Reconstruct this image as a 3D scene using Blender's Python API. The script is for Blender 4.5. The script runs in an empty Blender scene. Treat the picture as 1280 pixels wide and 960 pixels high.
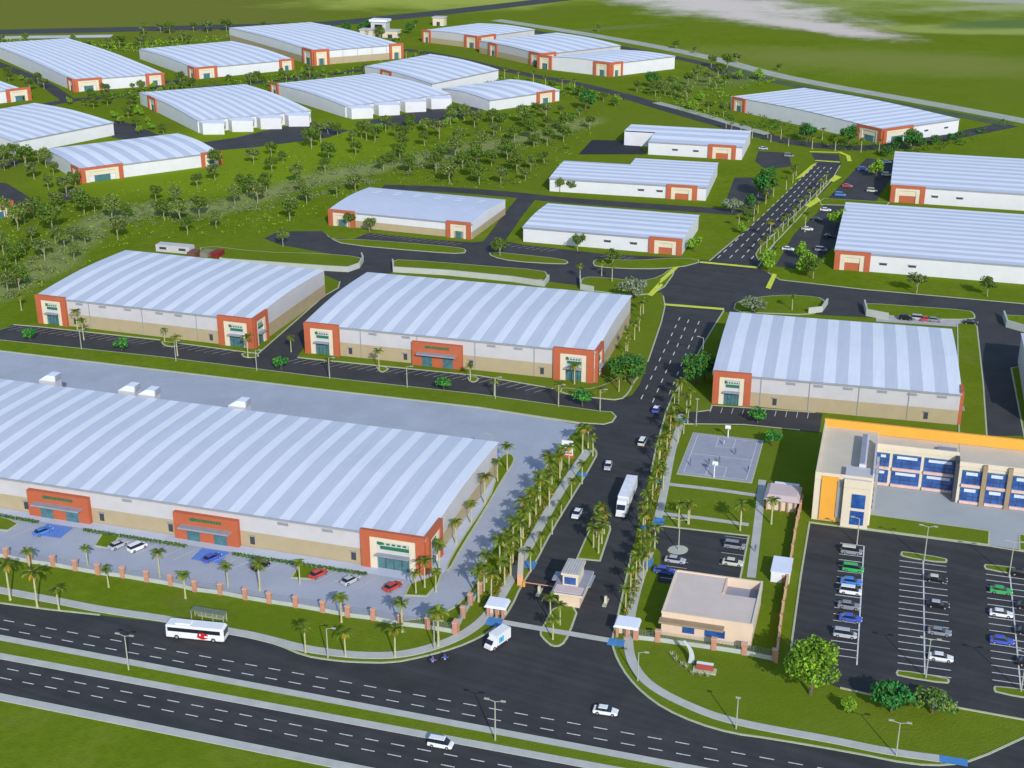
import bpy, math, random
from mathutils import Vector, Matrix
from mathutils.geometry import tessellate_polygon
R = math.radians
random.seed(7)
scene = bpy.context.scene
COL = scene.collection
# ---------------------------------------------------------------- camera, light
PITCH = R(22.3); FPX = 1724.0; CAMH = 150.0
cam_d = bpy.data.cameras.new('camera'); cam = bpy.data.objects.new('camera', cam_d); COL.objects.link(cam)
cam.location = (0, 0, CAMH); cam.rotation_euler = (R(90)-PITCH, 0, 0)
cam_d.sensor_width = 36; cam_d.lens = 36*FPX/1280; cam_d.clip_start = 1; cam_d.clip_end = 20000
scene.camera = cam
SUN_EL = R(29); SUN_DIR = Vector((0.27, -0.963, 0)).normalized()
world = bpy.data.worlds.new('World'); scene.world = world; world.use_nodes = True
wn = world.node_tree.nodes; wl = world.node_tree.links
sky = wn.new('ShaderNodeTexSky'); sky.sky_type = 'NISHITA'; sky.sun_disc = False
sky.sun_elevation = SUN_EL; sky.sun_rotation = math.atan2(SUN_DIR.x, SUN_DIR.y)
sky.altitude = 100; sky.air_density = 1.2; sky.dust_density = 0.6; sky.ozone_density = 2.5
bg = wn['Background']; bg.inputs[1].default_value = 0.15
wl.new(sky.outputs[0], bg.inputs[0])
sd = bpy.data.lights.new('sun', 'SUN'); sun = bpy.data.objects.new('sun', sd); COL.objects.link(sun)
sd.energy = 3.1; sd.angle = R(0.6); sd.color = (1.0, 0.965, 0.93)
sv = Vector((SUN_DIR.x*math.cos(SUN_EL), SUN_DIR.y*math.cos(SUN_EL), math.sin(SUN_EL)))
sun.rotation_euler = sv.to_track_quat('Z', 'Y').to_euler()
scene.view_settings.view_transform = 'Standard'; scene.view_settings.look = 'None'
scene.view_settings.exposure = 0.12; scene.view_settings.gamma = 1
scene.render.engine = 'CYCLES'
# ---------------------------------------------------------------- helpers
def g(x, y, z=0.0):
    u = (x-640)/FPX; v = (y-480)/FPX
    d = Vector((u, math.cos(PITCH)-v*math.sin(PITCH), -math.sin(PITCH)-v*math.cos(PITCH)))
    t = (CAMH-z)/-d.z
    return Vector((d.x*t, d.y*t, z))
def gl(pts): return [g(*p) for p in pts]
ANG = R(-15.9)
EU = Vector((math.cos(ANG), math.sin(ANG), 0)); EV = Vector((-EU.y, EU.x, 0)); EZ = Vector((0, 0, 1))
MATS = {}
def mat(name, col, rough=0.8, var=0.12, scale=0.6, bump=0.0, bscale=8.0, metal=0.0, emit=None, spec=0.35, col2=None):
    if name in MATS: return MATS[name]
    m = bpy.data.materials.new(name); m.use_nodes = True; nt = m.node_tree; N = nt.nodes; L = nt.links
    b = N['Principled BSDF']; b.inputs['Roughness'].default_value = rough; b.inputs['Metallic'].default_value = metal
    b.inputs['Specular IOR Level'].default_value = spec
    tc = N.new('ShaderNodeTexCoord'); no = N.new('ShaderNodeTexNoise'); no.inputs['Scale'].default_value = scale
    no.inputs['Detail'].default_value = 6; no.inputs['Roughness'].default_value = .65
    L.new(tc.outputs['Object'], no.inputs['Vector'])
    mr = N.new('ShaderNodeMapRange'); mr.inputs[1].default_value = .3; mr.inputs[2].default_value = .7
    L.new(no.outputs['Fac'], mr.inputs[0])
    mx = N.new('ShaderNodeMix'); mx.data_type = 'RGBA'
    c2 = col2 if col2 else [min(1, c*(1+var)) for c in col]
    c1 = col if col2 else [c*(1-var) for c in col]
    mx.inputs[6].default_value = (*c1, 1); mx.inputs[7].default_value = (*c2, 1)
    L.new(mr.outputs[0], mx.inputs[0]); L.new(mx.outputs[2], b.inputs['Base Color'])
    if bump:
        n2 = N.new('ShaderNodeTexNoise'); n2.inputs['Scale'].default_value = bscale; n2.inputs['Detail'].default_value = 4
        L.new(tc.outputs['Object'], n2.inputs['Vector'])
        bp = N.new('ShaderNodeBump'); bp.inputs['Strength'].default_value = bump; bp.inputs['Distance'].default_value = .3
        L.new(n2.outputs['Fac'], bp.inputs['Height']); L.new(bp.outputs[0], b.inputs['Normal'])
    MATS[name] = m; return m
asphalt = mat('asphalt', (.043, .042, .044), .85, .22, .13, .15, 6)
asphalt_old = mat('asphalt_old', (.047, .046, .049), .85, .26, .12, .15, 6)
def wear(m, ang_):
    N = m.node_tree.nodes; L = m.node_tree.links; b = N['Principled BSDF']; src = b.inputs['Base Color'].links[0].from_socket
    tc = N.new('ShaderNodeTexCoord'); mp = N.new('ShaderNodeMapping'); mp.inputs['Rotation'].default_value = (0, 0, -ang_); mp2 = N.new('ShaderNodeMapping'); mp2.inputs['Scale'].default_value = (.012, .55, 1)
    no = N.new('ShaderNodeTexNoise'); no.inputs['Scale'].default_value = 1; no.inputs['Detail'].default_value = 4
    L.new(tc.outputs['Object'], mp.inputs[0]); L.new(mp.outputs[0], mp2.inputs[0]); L.new(mp2.outputs[0], no.inputs['Vector'])
    mr = N.new('ShaderNodeMapRange'); mr.inputs[1].default_value = .35; mr.inputs[2].default_value = .65; mr.inputs[3].default_value = .88; mr.inputs[4].default_value = 1.18; L.new(no.outputs['Fac'], mr.inputs[0])
    mx = N.new('ShaderNodeMix'); mx.data_type = 'RGBA'; mx.blend_type = 'MULTIPLY'; mx.inputs[0].default_value = 1; L.new(src, mx.inputs[6]); L.new(mr.outputs[0], mx.inputs[7]); L.new(mx.outputs[2], b.inputs['Base Color'])
wear(asphalt, R(-25))
concrete = mat('concrete', (.385, .41, .475), .85, .10, .09, .1, 5)
paving = mat('paving', (.47, .475, .44), .85, .10, .3)
kerbm = mat('kerb', (.45, .47, .31), .85, .12, .8)
paint = mat('road_paint', (.62, .63, .62), .7, .25, 1.5)
yellow = mat('yellow_paint', (.62, .66, .06), .8, .12, .4)
bluep = mat('blue_paint', (.07, .24, .52), .7, .15, .5)
skyp = mat('pale_blue_paint', (.12, .24, .62), .7, .12, .5)
def roofmat(name, col, ang_, streak=(1.2, .05)):
    m = mat(name, col, .5, .03, .15, spec=.4); N = m.node_tree.nodes; L = m.node_tree.links; b = N['Principled BSDF']; src = b.inputs['Base Color'].links[0].from_socket
    tc = N.new('ShaderNodeTexCoord'); mp = N.new('ShaderNodeMapping'); mp.inputs['Rotation'].default_value = (0, 0, -ang_); mp2 = N.new('ShaderNodeMapping'); mp2.inputs['Scale'].default_value = (streak[0], streak[1], .1)
    no = N.new('ShaderNodeTexNoise'); no.inputs['Scale'].default_value = 1; no.inputs['Detail'].default_value = 5; no.inputs['Roughness'].default_value = .6
    L.new(tc.outputs['Object'], mp.inputs[0]); L.new(mp.outputs[0], mp2.inputs[0]); L.new(mp2.outputs[0], no.inputs['Vector'])
    mr = N.new('ShaderNodeMapRange'); mr.inputs[1].default_value = .3; mr.inputs[2].default_value = .75; mr.inputs[3].default_value = 1.03; mr.inputs[4].default_value = .92; L.new(no.outputs['Fac'], mr.inputs[0])
    mx = N.new('ShaderNodeMix'); mx.data_type = 'RGBA'; mx.blend_type = 'MULTIPLY'; mx.inputs[0].default_value = 1; L.new(src, mx.inputs[6]); L.new(mr.outputs[0], mx.inputs[7]); L.new(mx.outputs[2], b.inputs['Base Color'])
    return m
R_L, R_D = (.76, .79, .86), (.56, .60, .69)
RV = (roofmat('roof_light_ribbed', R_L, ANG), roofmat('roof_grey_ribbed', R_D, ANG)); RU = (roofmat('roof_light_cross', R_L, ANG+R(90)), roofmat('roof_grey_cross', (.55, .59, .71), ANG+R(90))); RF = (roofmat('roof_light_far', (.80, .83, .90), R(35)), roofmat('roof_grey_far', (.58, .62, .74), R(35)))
roof_l = mat('roof_light', (.72, .76, .86), .5, .03, .15, spec=.4)
roof_d = mat('roof_dark', (.56, .60, .70), .5, .04, .12, spec=.4)
wallm = mat('wall_white', (.53, .51, .52), .8, .05, .25)
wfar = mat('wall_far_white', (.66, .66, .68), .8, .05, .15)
beige = mat('wall_beige', (.42, .34, .21), .8, .06, .3)
cream = mat('cream', (.68, .60, .46), .8, .04, .4)
orange = mat('terracotta', (.46, .115, .05), .75, .08, .4)
orange2 = mat('amber', (.78, .37, .05), .7, .05, .3)
teal = mat('teal_glass', (.07, .17, .19), .12, .3, .8, spec=.7)
bglass = mat('blue_glass', (.012, .04, .20), .12, .3, .5, spec=.8, col2=(.04, .14, .42))
dglass = mat('dark_glass', (.015, .02, .03), .1, .2, 1, spec=.7)
greymetal = mat('grey_metal', (.34, .36, .40), .5, .08, .5, metal=.2)
darkm = mat('dark_trim', (.05, .055, .07), .6, .1, 1)
white = mat('white_paint', (.80, .81, .84), .4, .03, .5)
brick = mat('brick', (.50, .25, .17), .85, .16, 1.5)
greenm = mat('sign_green', (.02, .16, .07), .5, .1, 1)
redm = mat('red_paint', (.50, .02, .02), .4, .1, 1)
flat_roof = mat('flat_roof', (.60, .53, .42), .85, .06, .2)
grey_roof = mat('grey_wall', (.27, .28, .34), .8, .08, .4)
pinkroof = mat('pink_roof', (.60, .48, .47), .8, .06, .5)
trunkm = mat('trunk', (.46, .44, .24), .9, .2, 2)
bark = mat('bark', (.13, .11, .07), .9, .25, 2)
barkpale = mat('pale_bark', (.30, .29, .16), .9, .25, 2)
rubber = mat('rubber', (.015, .015, .017), .8, .1, 3)
skin = mat('skin', (.35, .18, .11), .6, .05, 3)
soil = mat('bare_soil', (.30, .25, .15), .9, .2, .3)
def leaf(n, c):
    m = mat(n, tuple(k*1.5 for k in c), .75, .3, .35, spec=.15); N = m.node_tree.nodes; L = m.node_tree.links; b = N['Principled BSDF']; out = [k for k in N if k.type == 'OUTPUT_MATERIAL'][0]
    tr = N.new('ShaderNodeBsdfTranslucent'); L.new(b.inputs['Base Color'].links[0].from_socket, tr.inputs[0]); ms = N.new('ShaderNodeMixShader'); ms.inputs[0].default_value = .3
    L.new(b.outputs[0], ms.inputs[1]); L.new(tr.outputs[0], ms.inputs[2]); L.new(ms.outputs[0], out.inputs['Surface']); return m
L_d = leaf('leaf_dark', (.05, .10, .012)); L_m = leaf('leaf_mid', (.10, .17, .018)); L_l = leaf('leaf_light', (.17, .24, .03))
P_g = leaf('palm_green', (.105, .15, .015)); P_d = leaf('palm_dark', (.055, .075, .012)); P_o = leaf('palm_orange', (.38, .22, .03))
G_b = leaf('bush_green', (.04, .20, .045)); G_d = leaf('bush_dark', (.02, .10, .03)); G_l = leaf('bush_light', (.14, .32, .03))
S_g = leaf('silver_green', (.16, .20, .13)); S_l = leaf('silver_pale', (.26, .29, .22))
O_g = leaf('olive_green', (.10, .145, .028)); O_d = leaf('olive_dark', (.06, .085, .02)); O_l = leaf('olive_pale', (.17, .21, .07))
Y_g = leaf('lime_green', (.22, .38, .02))
class MB:
    def __init__(s): s.v = []; s.f = []; s.m = []; s.ms = []
    def mi(s, m):
        if m not in s.ms: s.ms.append(m)
        return s.ms.index(m)
    def face(s, pts, m):
        i = len(s.v); s.v += [Vector(p) for p in pts]; s.f.append(tuple(range(i, i+len(pts)))); s.m.append(s.mi(m))
    def hexa(s, b, t, m, mt=None, skipbottom=True):
        n = len(b); k = s.mi(m); i = len(s.v); s.v += [Vector(p) for p in b]+[Vector(p) for p in t]
        for j in range(n):
            q = (j+1) % n; s.f.append((i+j, i+q, i+n+q, i+n+j)); s.m.append(k)
        s.f.append(tuple(i+n+j for j in range(n))); s.m.append(s.mi(mt) if mt else k)
        if not skipbottom: s.f.append(tuple(i+j for j in reversed(range(n)))); s.m.append(k)
    def box(s, fr, a0, a1, b0, b1, z0, z1, m, mt=None):
        s.hexa([fr(a0, b0, z0), fr(a1, b0, z0), fr(a1, b1, z0), fr(a0, b1, z0)],
               [fr(a0, b0, z1), fr(a1, b0, z1), fr(a1, b1, z1), fr(a0, b1, z1)], m, mt, False)
    def poly(s, pts, m):   # concave flat polygon
        i = len(s.v); s.v += [Vector(p) for p in pts]; k = s.mi(m)
        for t in tessellate_polygon([[Vector((p[0], p[1], 0)) for p in pts]]):
            a, b, c = [Vector(pts[j]) for j in t]
            if (b-a).cross(c-a).z < 0: t = (t[0], t[2], t[1])
            s.f.append(tuple(i+j for j in t)); s.m.append(k)
    def tube(s, p, r, m, n=7, cap=True):
        k = s.mi(m); i0 = len(s.v)
        for j, q in enumerate(p):
            q = Vector(q); d = (Vector(p[min(j+1, len(p)-1)])-Vector(p[max(j-1, 0)])).normalized()
            a = d.orthogonal().normalized() if abs(d.z) < .9 else Vector((1, 0, 0)); a = (a-d*a.dot(d)).normalized(); b = d.cross(a)
            for t in range(n):
                an = 2*math.pi*t/n; s.v.append(q+(a*math.cos(an)+b*math.sin(an))*r[j])
        for j in range(len(p)-1):
            for t in range(n):
                q = (t+1) % n; s.f.append((i0+j*n+t, i0+j*n+q, i0+(j+1)*n+q, i0+(j+1)*n+t)); s.m.append(k)
        if cap:
            s.f.append(tuple(i0+(len(p)-1)*n+t for t in range(n))); s.m.append(k)
            s.f.append(tuple(i0+t for t in reversed(range(n)))); s.m.append(k)
    def build(s, name, parent=None, loc=None, smooth=False, bevel=0):
        me = bpy.data.meshes.new(name); me.from_pydata([tuple(v) for v in s.v], [], s.f)
        for m in s.ms: me.materials.append(m)
        me.polygons.foreach_set('material_index', s.m)
        if smooth: me.polygons.foreach_set('use_smooth', [True]*len(s.f))
        me.update(); o = bpy.data.objects.new(name, me); COL.objects.link(o)
        if parent: o.parent = parent
        if loc is not None: o.location = loc
        if bevel:
            import bmesh
            bm = bmesh.new(); bm.from_mesh(me); bmesh.ops.remove_doubles(bm, verts=bm.verts, dist=.001)
            bmesh.ops.bevel(bm, geom=bm.edges[:], offset=bevel, segments=2, affect='EDGES'); bm.to_mesh(me); bm.free()
        return o
def empty(name, loc=(0, 0, 0), rz=0):
    o = bpy.data.objects.new(name, None); COL.objects.link(o); o.location = loc; o.rotation_euler = (0, 0, rz); o.empty_display_size = .5
    return o
def tag(o, label=None, cat=None, group=None, kind=None):
    if label: o['label'] = label
    if cat: o['category'] = cat
    if group: o['group'] = group
    if kind: o['kind'] = kind
    return o
def copy_tree(o, parent=None):
    c = o.copy(); COL.objects.link(c)
    if parent: c.parent = parent
    for ch in KIDS.get(o.name, []): copy_tree(ch, c)
    return c
KIDS = {}
def reg(*objs):
    for o in objs:
        if o.parent: KIDS.setdefault(o.parent.name, []).append(o)
def fr0(a, b, z): return Vector((a, b, z))
def frame(eu, ev): return lambda a, b, z: eu*a+ev*b+EZ*z
FU = frame(EU, EV)
WORDS = 'first second third fourth fifth sixth seventh eighth ninth tenth eleventh twelfth thirteenth fourteenth fifteenth sixteenth seventeenth eighteenth nineteenth twentieth'.split()
def ordn(i):
    if i < 20: return WORDS[i]
    n = i+1; return '%d%s' % (n, {1: 'st', 2: 'nd', 3: 'rd'}.get(n % 10, 'th') if n % 100 not in (11, 12, 13) else 'th')
def smooth(pts, it=2, closed=True):
    P_ = [Vector(p) for p in pts]
    for _ in range(it):
        Q = []; n = len(P_)
        rng = range(n) if closed else range(n-1)
        if not closed: Q.append(P_[0])
        for i in rng:
            a, b = P_[i], P_[(i+1) % n]
            Q += [a*.75+b*.25, a*.25+b*.75]
        if not closed: Q.append(P_[-1])
        P_ = Q
    return P_
LZ = [0.02]
def nz():
    LZ[0] += .0015; return LZ[0]
def setz(pts, z): return [Vector((p[0], p[1], z)) for p in pts]
def sheet(name, px, m, it=0, z=None):
    pts = gl(px) if len(px[0]) == 2 and not isinstance(px[0], Vector) else px
    if it: pts = smooth(pts, it)
    mb = MB(); mb.poly(setz(pts, z or nz()), m); o = mb.build(name); tag(o, kind='structure'); return o
def offs(pts, w, closed=False):
    out = []; n = len(pts)
    for i in range(n):
        a = pts[(i-1) % n] if closed or i > 0 else pts[i]; b = pts[(i+1) % n] if closed or i < n-1 else pts[i]
        p = pts[i]
        d1 = (p-a); d2 = (b-p); d1.z = d2.z = 0
        d1 = d1.normalized() if d1.length > 1e-6 else d2.normalized(); d2 = d2.normalized() if d2.length > 1e-6 else d1
        n1 = Vector((-d1.y, d1.x, 0)); n2 = Vector((-d2.y, d2.x, 0)); nn = (n1+n2)
        nn = nn.normalized() if nn.length > .1 else n1
        k = 1/max(.5, nn.dot(n1)); out.append(p+nn*w*k)
    return out
def ribbon(name, px, w, m, it=2, z=None, h=None, mb=None, world=False):
    pts = list(px) if world else gl(px)
    if it: pts = smooth(pts, it, False)
    pts = setz(pts, 0); l = offs(pts, w/2); r = offs(pts, -w/2)
    own = mb is None
    if own: mb = MB()
    if h is None:
        zz = z or nz()
        for i in range(len(pts)-1): mb.face([setz([p], zz)[0] for p in (r[i], r[i+1], l[i+1], l[i])], m)
    else:
        for i in range(len(pts)-1):
            mb.hexa([r[i], r[i+1], l[i+1], l[i]], setz([r[i], r[i+1], l[i+1], l[i]], h), m)
    if own:
        o = mb.build(name); tag(o, kind='structure'); return o
# ---------------------------------------------------------------- ground
def patch_mask(N, L, co, noise, c, ax, ra, rb, soft=.35):
    # ellipse in world metres, ragged by noise
    sub = N.new('ShaderNodeVectorMath'); sub.operation = 'SUBTRACT'; sub.inputs[1].default_value = (c.x, c.y, 0); L.new(co, sub.inputs[0])
    d1 = N.new('ShaderNodeVectorMath'); d1.operation = 'DOT_PRODUCT'; d1.inputs[1].default_value = (ax.x/ra, ax.y/ra, 0); L.new(sub.outputs[0], d1.inputs[0])
    d2 = N.new('ShaderNodeVectorMath'); d2.operation = 'DOT_PRODUCT'; d2.inputs[1].default_value = (-ax.y/rb, ax.x/rb, 0); L.new(sub.outputs[0], d2.inputs[0])
    cb = N.new('ShaderNodeCombineXYZ'); L.new(d1.outputs['Value'], cb.inputs[0]); L.new(d2.outputs['Value'], cb.inputs[1])
    ln = N.new('ShaderNodeVectorMath'); ln.operation = 'LENGTH'; L.new(cb.outputs[0], ln.inputs[0])
    ad = N.new('ShaderNodeMath'); ad.operation = 'ADD'; L.new(ln.outputs['Value'], ad.inputs[0]); L.new(noise, ad.inputs[1])
    mr = N.new('ShaderNodeMapRange'); mr.interpolation_type = 'SMOOTHSTEP'; mr.inputs[1].default_value = 1-soft; mr.inputs[2].default_value = 1+soft
    mr.inputs[3].default_value = 1; mr.inputs[4].default_value = 0; L.new(ad.outputs[0], mr.inputs[0]); return mr.outputs[0]
def grass_material():
    m = bpy.data.materials.new('grass'); m.use_nodes = True; nt = m.node_tree; N = nt.nodes; L = nt.links
    b = N['Principled BSDF']; b.inputs['Roughness'].default_value = .95; b.inputs['Specular IOR Level'].default_value = 0
    geo = N.new('ShaderNodeNewGeometry'); co = geo.outputs['Position']
    def noise(s, d=5, r=.6):
        n = N.new('ShaderNodeTexNoise'); n.inputs['Scale'].default_value = s; n.inputs['Detail'].default_value = d; n.inputs['Roughness'].default_value = r
        L.new(co, n.inputs['Vector']); return n.outputs['Fac']
    def mr(x, a, c, lo=0, hi=1):
        k = N.new('ShaderNodeMapRange'); k.inputs[1].default_value = a; k.inputs[2].default_value = c; k.inputs[3].default_value = lo; k.inputs[4].default_value = hi
        L.new(x, k.inputs[0]); return k.outputs[0]
    def mix(f, a, c):
        k = N.new('ShaderNodeMix'); k.data_type = 'RGBA'; L.new(f, k.inputs[0])
        for i, q in ((6, a), (7, c)):
            if isinstance(q, tuple): k.inputs[i].default_value = (*q, 1)
            else: L.new(q, k.inputs[i])
        return k.outputs[2]
    base = mix(mr(noise(.03), .35, .65), (.130, .205, .010), (.180, .250, .016))
    base = mix(mr(noise(.35, 6, .7), .35, .7), base, (.118, .172, .010))
    base = mix(mr(noise(.09, 6, .75), .5, .8), base, (.20, .245, .035))
    jit = mr(noise(.012, 6, .65), 0, 1, -.75, .75)
    jit3 = mr(noise(.022, 8, .72), 0, 1, -1.1, 1.1)
    jit2 = mr(noise(.03, 6, .65), 0, 1, -.6, .6)
    def P(f, c, *a, j=None, **k):
        return mix(patch_mask(N, L, co, j or jit, *a, **k), f, c)
    def seg(a, b_, w):
        A = g(*a); B = g(*b_); d = B-A; return (A+B)/2, d.normalized(), d.length/2, w
    base = mix(mr(noise(.055, 7, .7), .55, .78), base, (.17, .185, .04))
    f = mix(mr(noise(.004, 4, .6), .42, .62), base, (.15, .20, .02))
    f = P(f, (.195, .28, .016), *seg((60, 235), (470, 160), 60))            # bright meadow
    f = P(f, (.17, .19, .035), *seg((-400, 12), (420, 18), 170))           # olive field far left
    f = P(f, (.36, .41, .08), *seg((380, -2), (760, -16), 110))  # far field tints lightened to stand in for distance haze
    f = P(f, (.21, .24, .05), *seg((860, 66), (1400, 88), 45), j=jit3, soft=.7)
    f = P(f, (.32, .38, .11), *seg((900, -35), (1500, -30), 300))
    f = P(f, (.32, .37, .09), *seg((1050, 34), (1400, 40), 26))
    f = P(f, (.13, .20, .06), *seg((1180, 34), (1420, 24), 22))
    f = P(f, (.34, .38, .16), *seg((1150, 12), (1420, 4), 22))
    f = P(f, (.66, .57, .50), *seg((930, 20), (1115, 47), 24), soft=.5, j=jit3)
    f = P(f, (.68, .60, .52), *seg((800, -12), (1010, 26), 60), soft=.6, j=jit3)
    f = P(f, (.45, .42, .34), *seg((1180, -2), (1320, 3), 20), soft=.5)
    # shallow stream bed with pale scrub: chain of ragged stretches
    ch = [(-60, 385), (30, 352), (80, 315), (120, 278), (190, 258), (270, 262), (340, 240), (420, 218), (500, 205), (570, 190), (640, 176), (700, 162), (740, 150)]
    for a, b_ in zip(ch[:-1], ch[1:]):
        c, d, ra, rb = seg(a, b_, 9)
        k = patch_mask(N, L, co, jit2, c, d, ra*1.25, rb, soft=.5); k2 = N.new('ShaderNodeMath'); k2.operation = 'MULTIPLY'; k2.inputs[1].default_value = .65
        L.new(k, k2.inputs[0]); f = mix(k2.outputs[0], f, (.30, .32, .13))
    for a, b_, w in (((840, 110), (960, 90), 20), ((700, 40), (830, 30), 8)):
        c, d, ra, rb = seg(a, b_, w); k = patch_mask(N, L, co, jit2, c, d, ra, rb, soft=.5)
        k2 = N.new('ShaderNodeMath'); k2.operation = 'MULTIPLY'; k2.inputs[1].default_value = .45; L.new(k, k2.inputs[0])
        f = mix(k2.outputs[0], f, (.20, .24, .10))
    L.new(f, b.inputs['Base Color'])
    bp = N.new('ShaderNodeBump'); bp.inputs['Strength'].default_value = .55; bp.inputs['Distance'].default_value = .35
    L.new(noise(1.6, 6, .7), bp.inputs['Height']); L.new(bp.outputs[0], b.inputs['Normal'])
    return m
grass = grass_material()
mb = MB(); mb.face([(-9000, -200, 0), (9000, -200, 0), (9000, 16000, 0), (-9000, 16000, 0)], grass)
tag(mb.build('ground'), kind='structure')
KERBS = MB(); 
def kerb(px, it=1, w=.42, world=False, closed=False):
    pts = list(px) if world else gl(px)
    if it: pts = smooth(pts, it, closed)
    if closed: pts = pts+[pts[0]]
    ribbon('kerb', pts, w, kerbm, 0, h=.15, mb=KERBS, world=True)
def island(px, it=1, name='grass_island', kw=.4, h=.17, m=None):
    pts = gl(px)
    if it: pts = smooth(pts, it)
    # orientation
    area = sum(pts[i].x*pts[(i+1) % len(pts)].y-pts[(i+1) % len(pts)].x*pts[i].y for i in range(len(pts)))
    if area < 0: pts.reverse()
    mb = MB(); inner = offs(pts, kw, True)
    mb.poly(setz(inner, h), m or grass); n = len(pts)
    for i in range(n):
        j = (i+1) % n
        mb.face([setz([pts[i]], 0)[0], setz([pts[j]], 0)[0], setz([pts[j]], h-.02)[0], setz([pts[i]], h-.02)[0]], kerbm)
        mb.face([setz([pts[i]], h-.02)[0], setz([pts[j]], h-.02)[0], setz([inner[j]], h)[0], setz([inner[i]], h)[0]], kerbm)
    tag(mb.build(name), kind='structure')
def wext(a, b, s, e):   # extend a world segment beyond both ends (metres)
    A = g(*a); B = g(*b); d = (B-A).normalized(); return A-d*s, B+d*e
# --- highway
uA, uB = wext((0, 794), (640, 914.5), 200, 120)      # north carriageway, near edge
mA, mB_ = wext((0, 824), (640, 943), 200, 120)      # south carriageway, far edge
lA, lB = wext((0, 867), (320, 931), 200, 260)
north_top = [(-330, 704), (0, 754), (60, 762), (125, 769), (210, 779), (285, 792), (320, 799), (345, 805), (380, 820), (410, 825), (440, 828), (490, 829), (530, 821), (570, 810), (600, 797), (622, 783), (640, 758), (650, 735), (668, 706), (690, 663), (715, 622), (745, 572)]
right_edge = [(837, 500), (820, 560), (802, 640), (790, 690), (776, 755), (766, 795), (765, 806), (772, 826), (785, 847), (804, 867), (830, 886), (870, 904), (915, 917), (960, 923), (1060, 940), (1140, 956), (1185, 957), (1220, 950), (1280, 922), (1420, 860)]
pts = gl(north_top)+gl([(747, 563), (738, 550), (722, 530), (735, 512), (790, 494), (800, 480), (810, 452), (832, 385), (828, 366), (850, 336), (875, 327), (947, 334), (960, 342), (962, 362), (940, 380), (905, 388), (882, 425), (853, 478)])+gl(right_edge)+[uB+Vector((60, -16, 0)), uB, uA]
mb = MB(); mb.poly(setz(pts, nz()), asphalt); tag(mb.build('road'), kind='structure')
s0, s1 = wext((0, 867), (320, 931), 200, 260)
mb = MB(); mb.poly(setz([mA, mB_+Vector((50, -14, 0)), lB, lA], nz()), asphalt); tag(mb.build('road'), kind='structure')
# shoulders beside the highway (concrete verges) and the raised grass median between them
def strip(p, q, w, m, name, h=.14, side=1):
    d = (q-p).normalized(); n = Vector((-d.y, d.x, 0))*side
    mb = MB(); mb.hexa(setz([p, q, q+n*w, p+n*w] if side > 0 else [q, p, p+n*w, q+n*w], 0), setz([p, q, q+n*w, p+n*w] if side > 0 else [q, p, p+n*w, q+n*w], h), m); tag(mb.build(name), kind='structure')
w1 = 1.75
strip(uA, uB, w1, paving, 'pavement', side=-1)
strip(mA, mB_, w1, paving, 'pavement', side=1)
strip(lA, lB, 1.9, paving, 'pavement', side=-1)
du = (uB-uA).normalized(); nu = Vector((-du.y, du.x, 0))
mb = MB(); mb.poly(setz([uA-nu*w1, uB-nu*w1, mB_+nu*w1, mA+nu*w1], .12), grass); tag(mb.build('grass_median'), kind='structure')
def dashes(a, b, per, ln, w, z=.045, s=0, e=0, mb=None):
    A, B = wext(a, b, s, e); d = (B-A).normalized(); n = Vector((-d.y, d.x, 0)); L_ = (B-A).length; t = 0
    while t < L_:
        p = A+d*t; q = A+d*min(L_, t+ln); mb.face(setz([p-n*w/2, q-n*w/2, q+n*w/2, p+n*w/2], z), paint); t += per
mk = MB()
Z1 = .134
dashes((11, 777), (949, 947), 4.9, 2.5, .24, Z1, 60, 20, mk); dashes((4, 787), (909, 954), 4.9, 2.5, .24, Z1, 60, 20, mk)
dashes((16, 838), (611, 954), 4.9, 2.5, .24, Z1, 60, 40, mk); dashes((7, 849), (529, 952), 4.9, 2.5, .24, Z1, 60, 60, mk)
for a, b in (((850, 397), (800, 502)), ((861, 400), (815, 505)), ((874, 402), (835, 497))): dashes(a, b, 7.5, 3.2, .3, Z1, 0, 0, mk)
for a, b in (((897, 323), (1020, 206)), ((912, 323), (1026, 207)), ((927, 323), (1033, 207)), ((939, 324), (1040, 209))): dashes(a, b, 8, 4, .4, Z1, 0, 0, mk)
tag(mk.build('lane_markings'), kind='structure')
kerb(north_top[:4], 0); kerb([(320, 799), (345, 805), (380, 820), (410, 825), (440, 828), (490, 829), (530, 821), (570, 810), (600, 797), (622, 783), (640, 758), (650, 735), (668, 706), (690, 663), (715, 622), (745, 572), (746, 566), (742, 561)])
kerb([(810, 452), (832, 387), (829, 370)]); kerb([(905, 388), (882, 425), (853, 478), (837, 500), (820, 560), (814, 590)]); kerb([(790, 690), (776, 755), (766, 795), (765, 806), (772, 826), (785, 847), (804, 867), (830, 886), (870, 904), (915, 917), (960, 923), (1060, 940), (1140, 956), (1185, 957), (1220, 950), (1280, 922), (1420, 860)])
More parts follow.
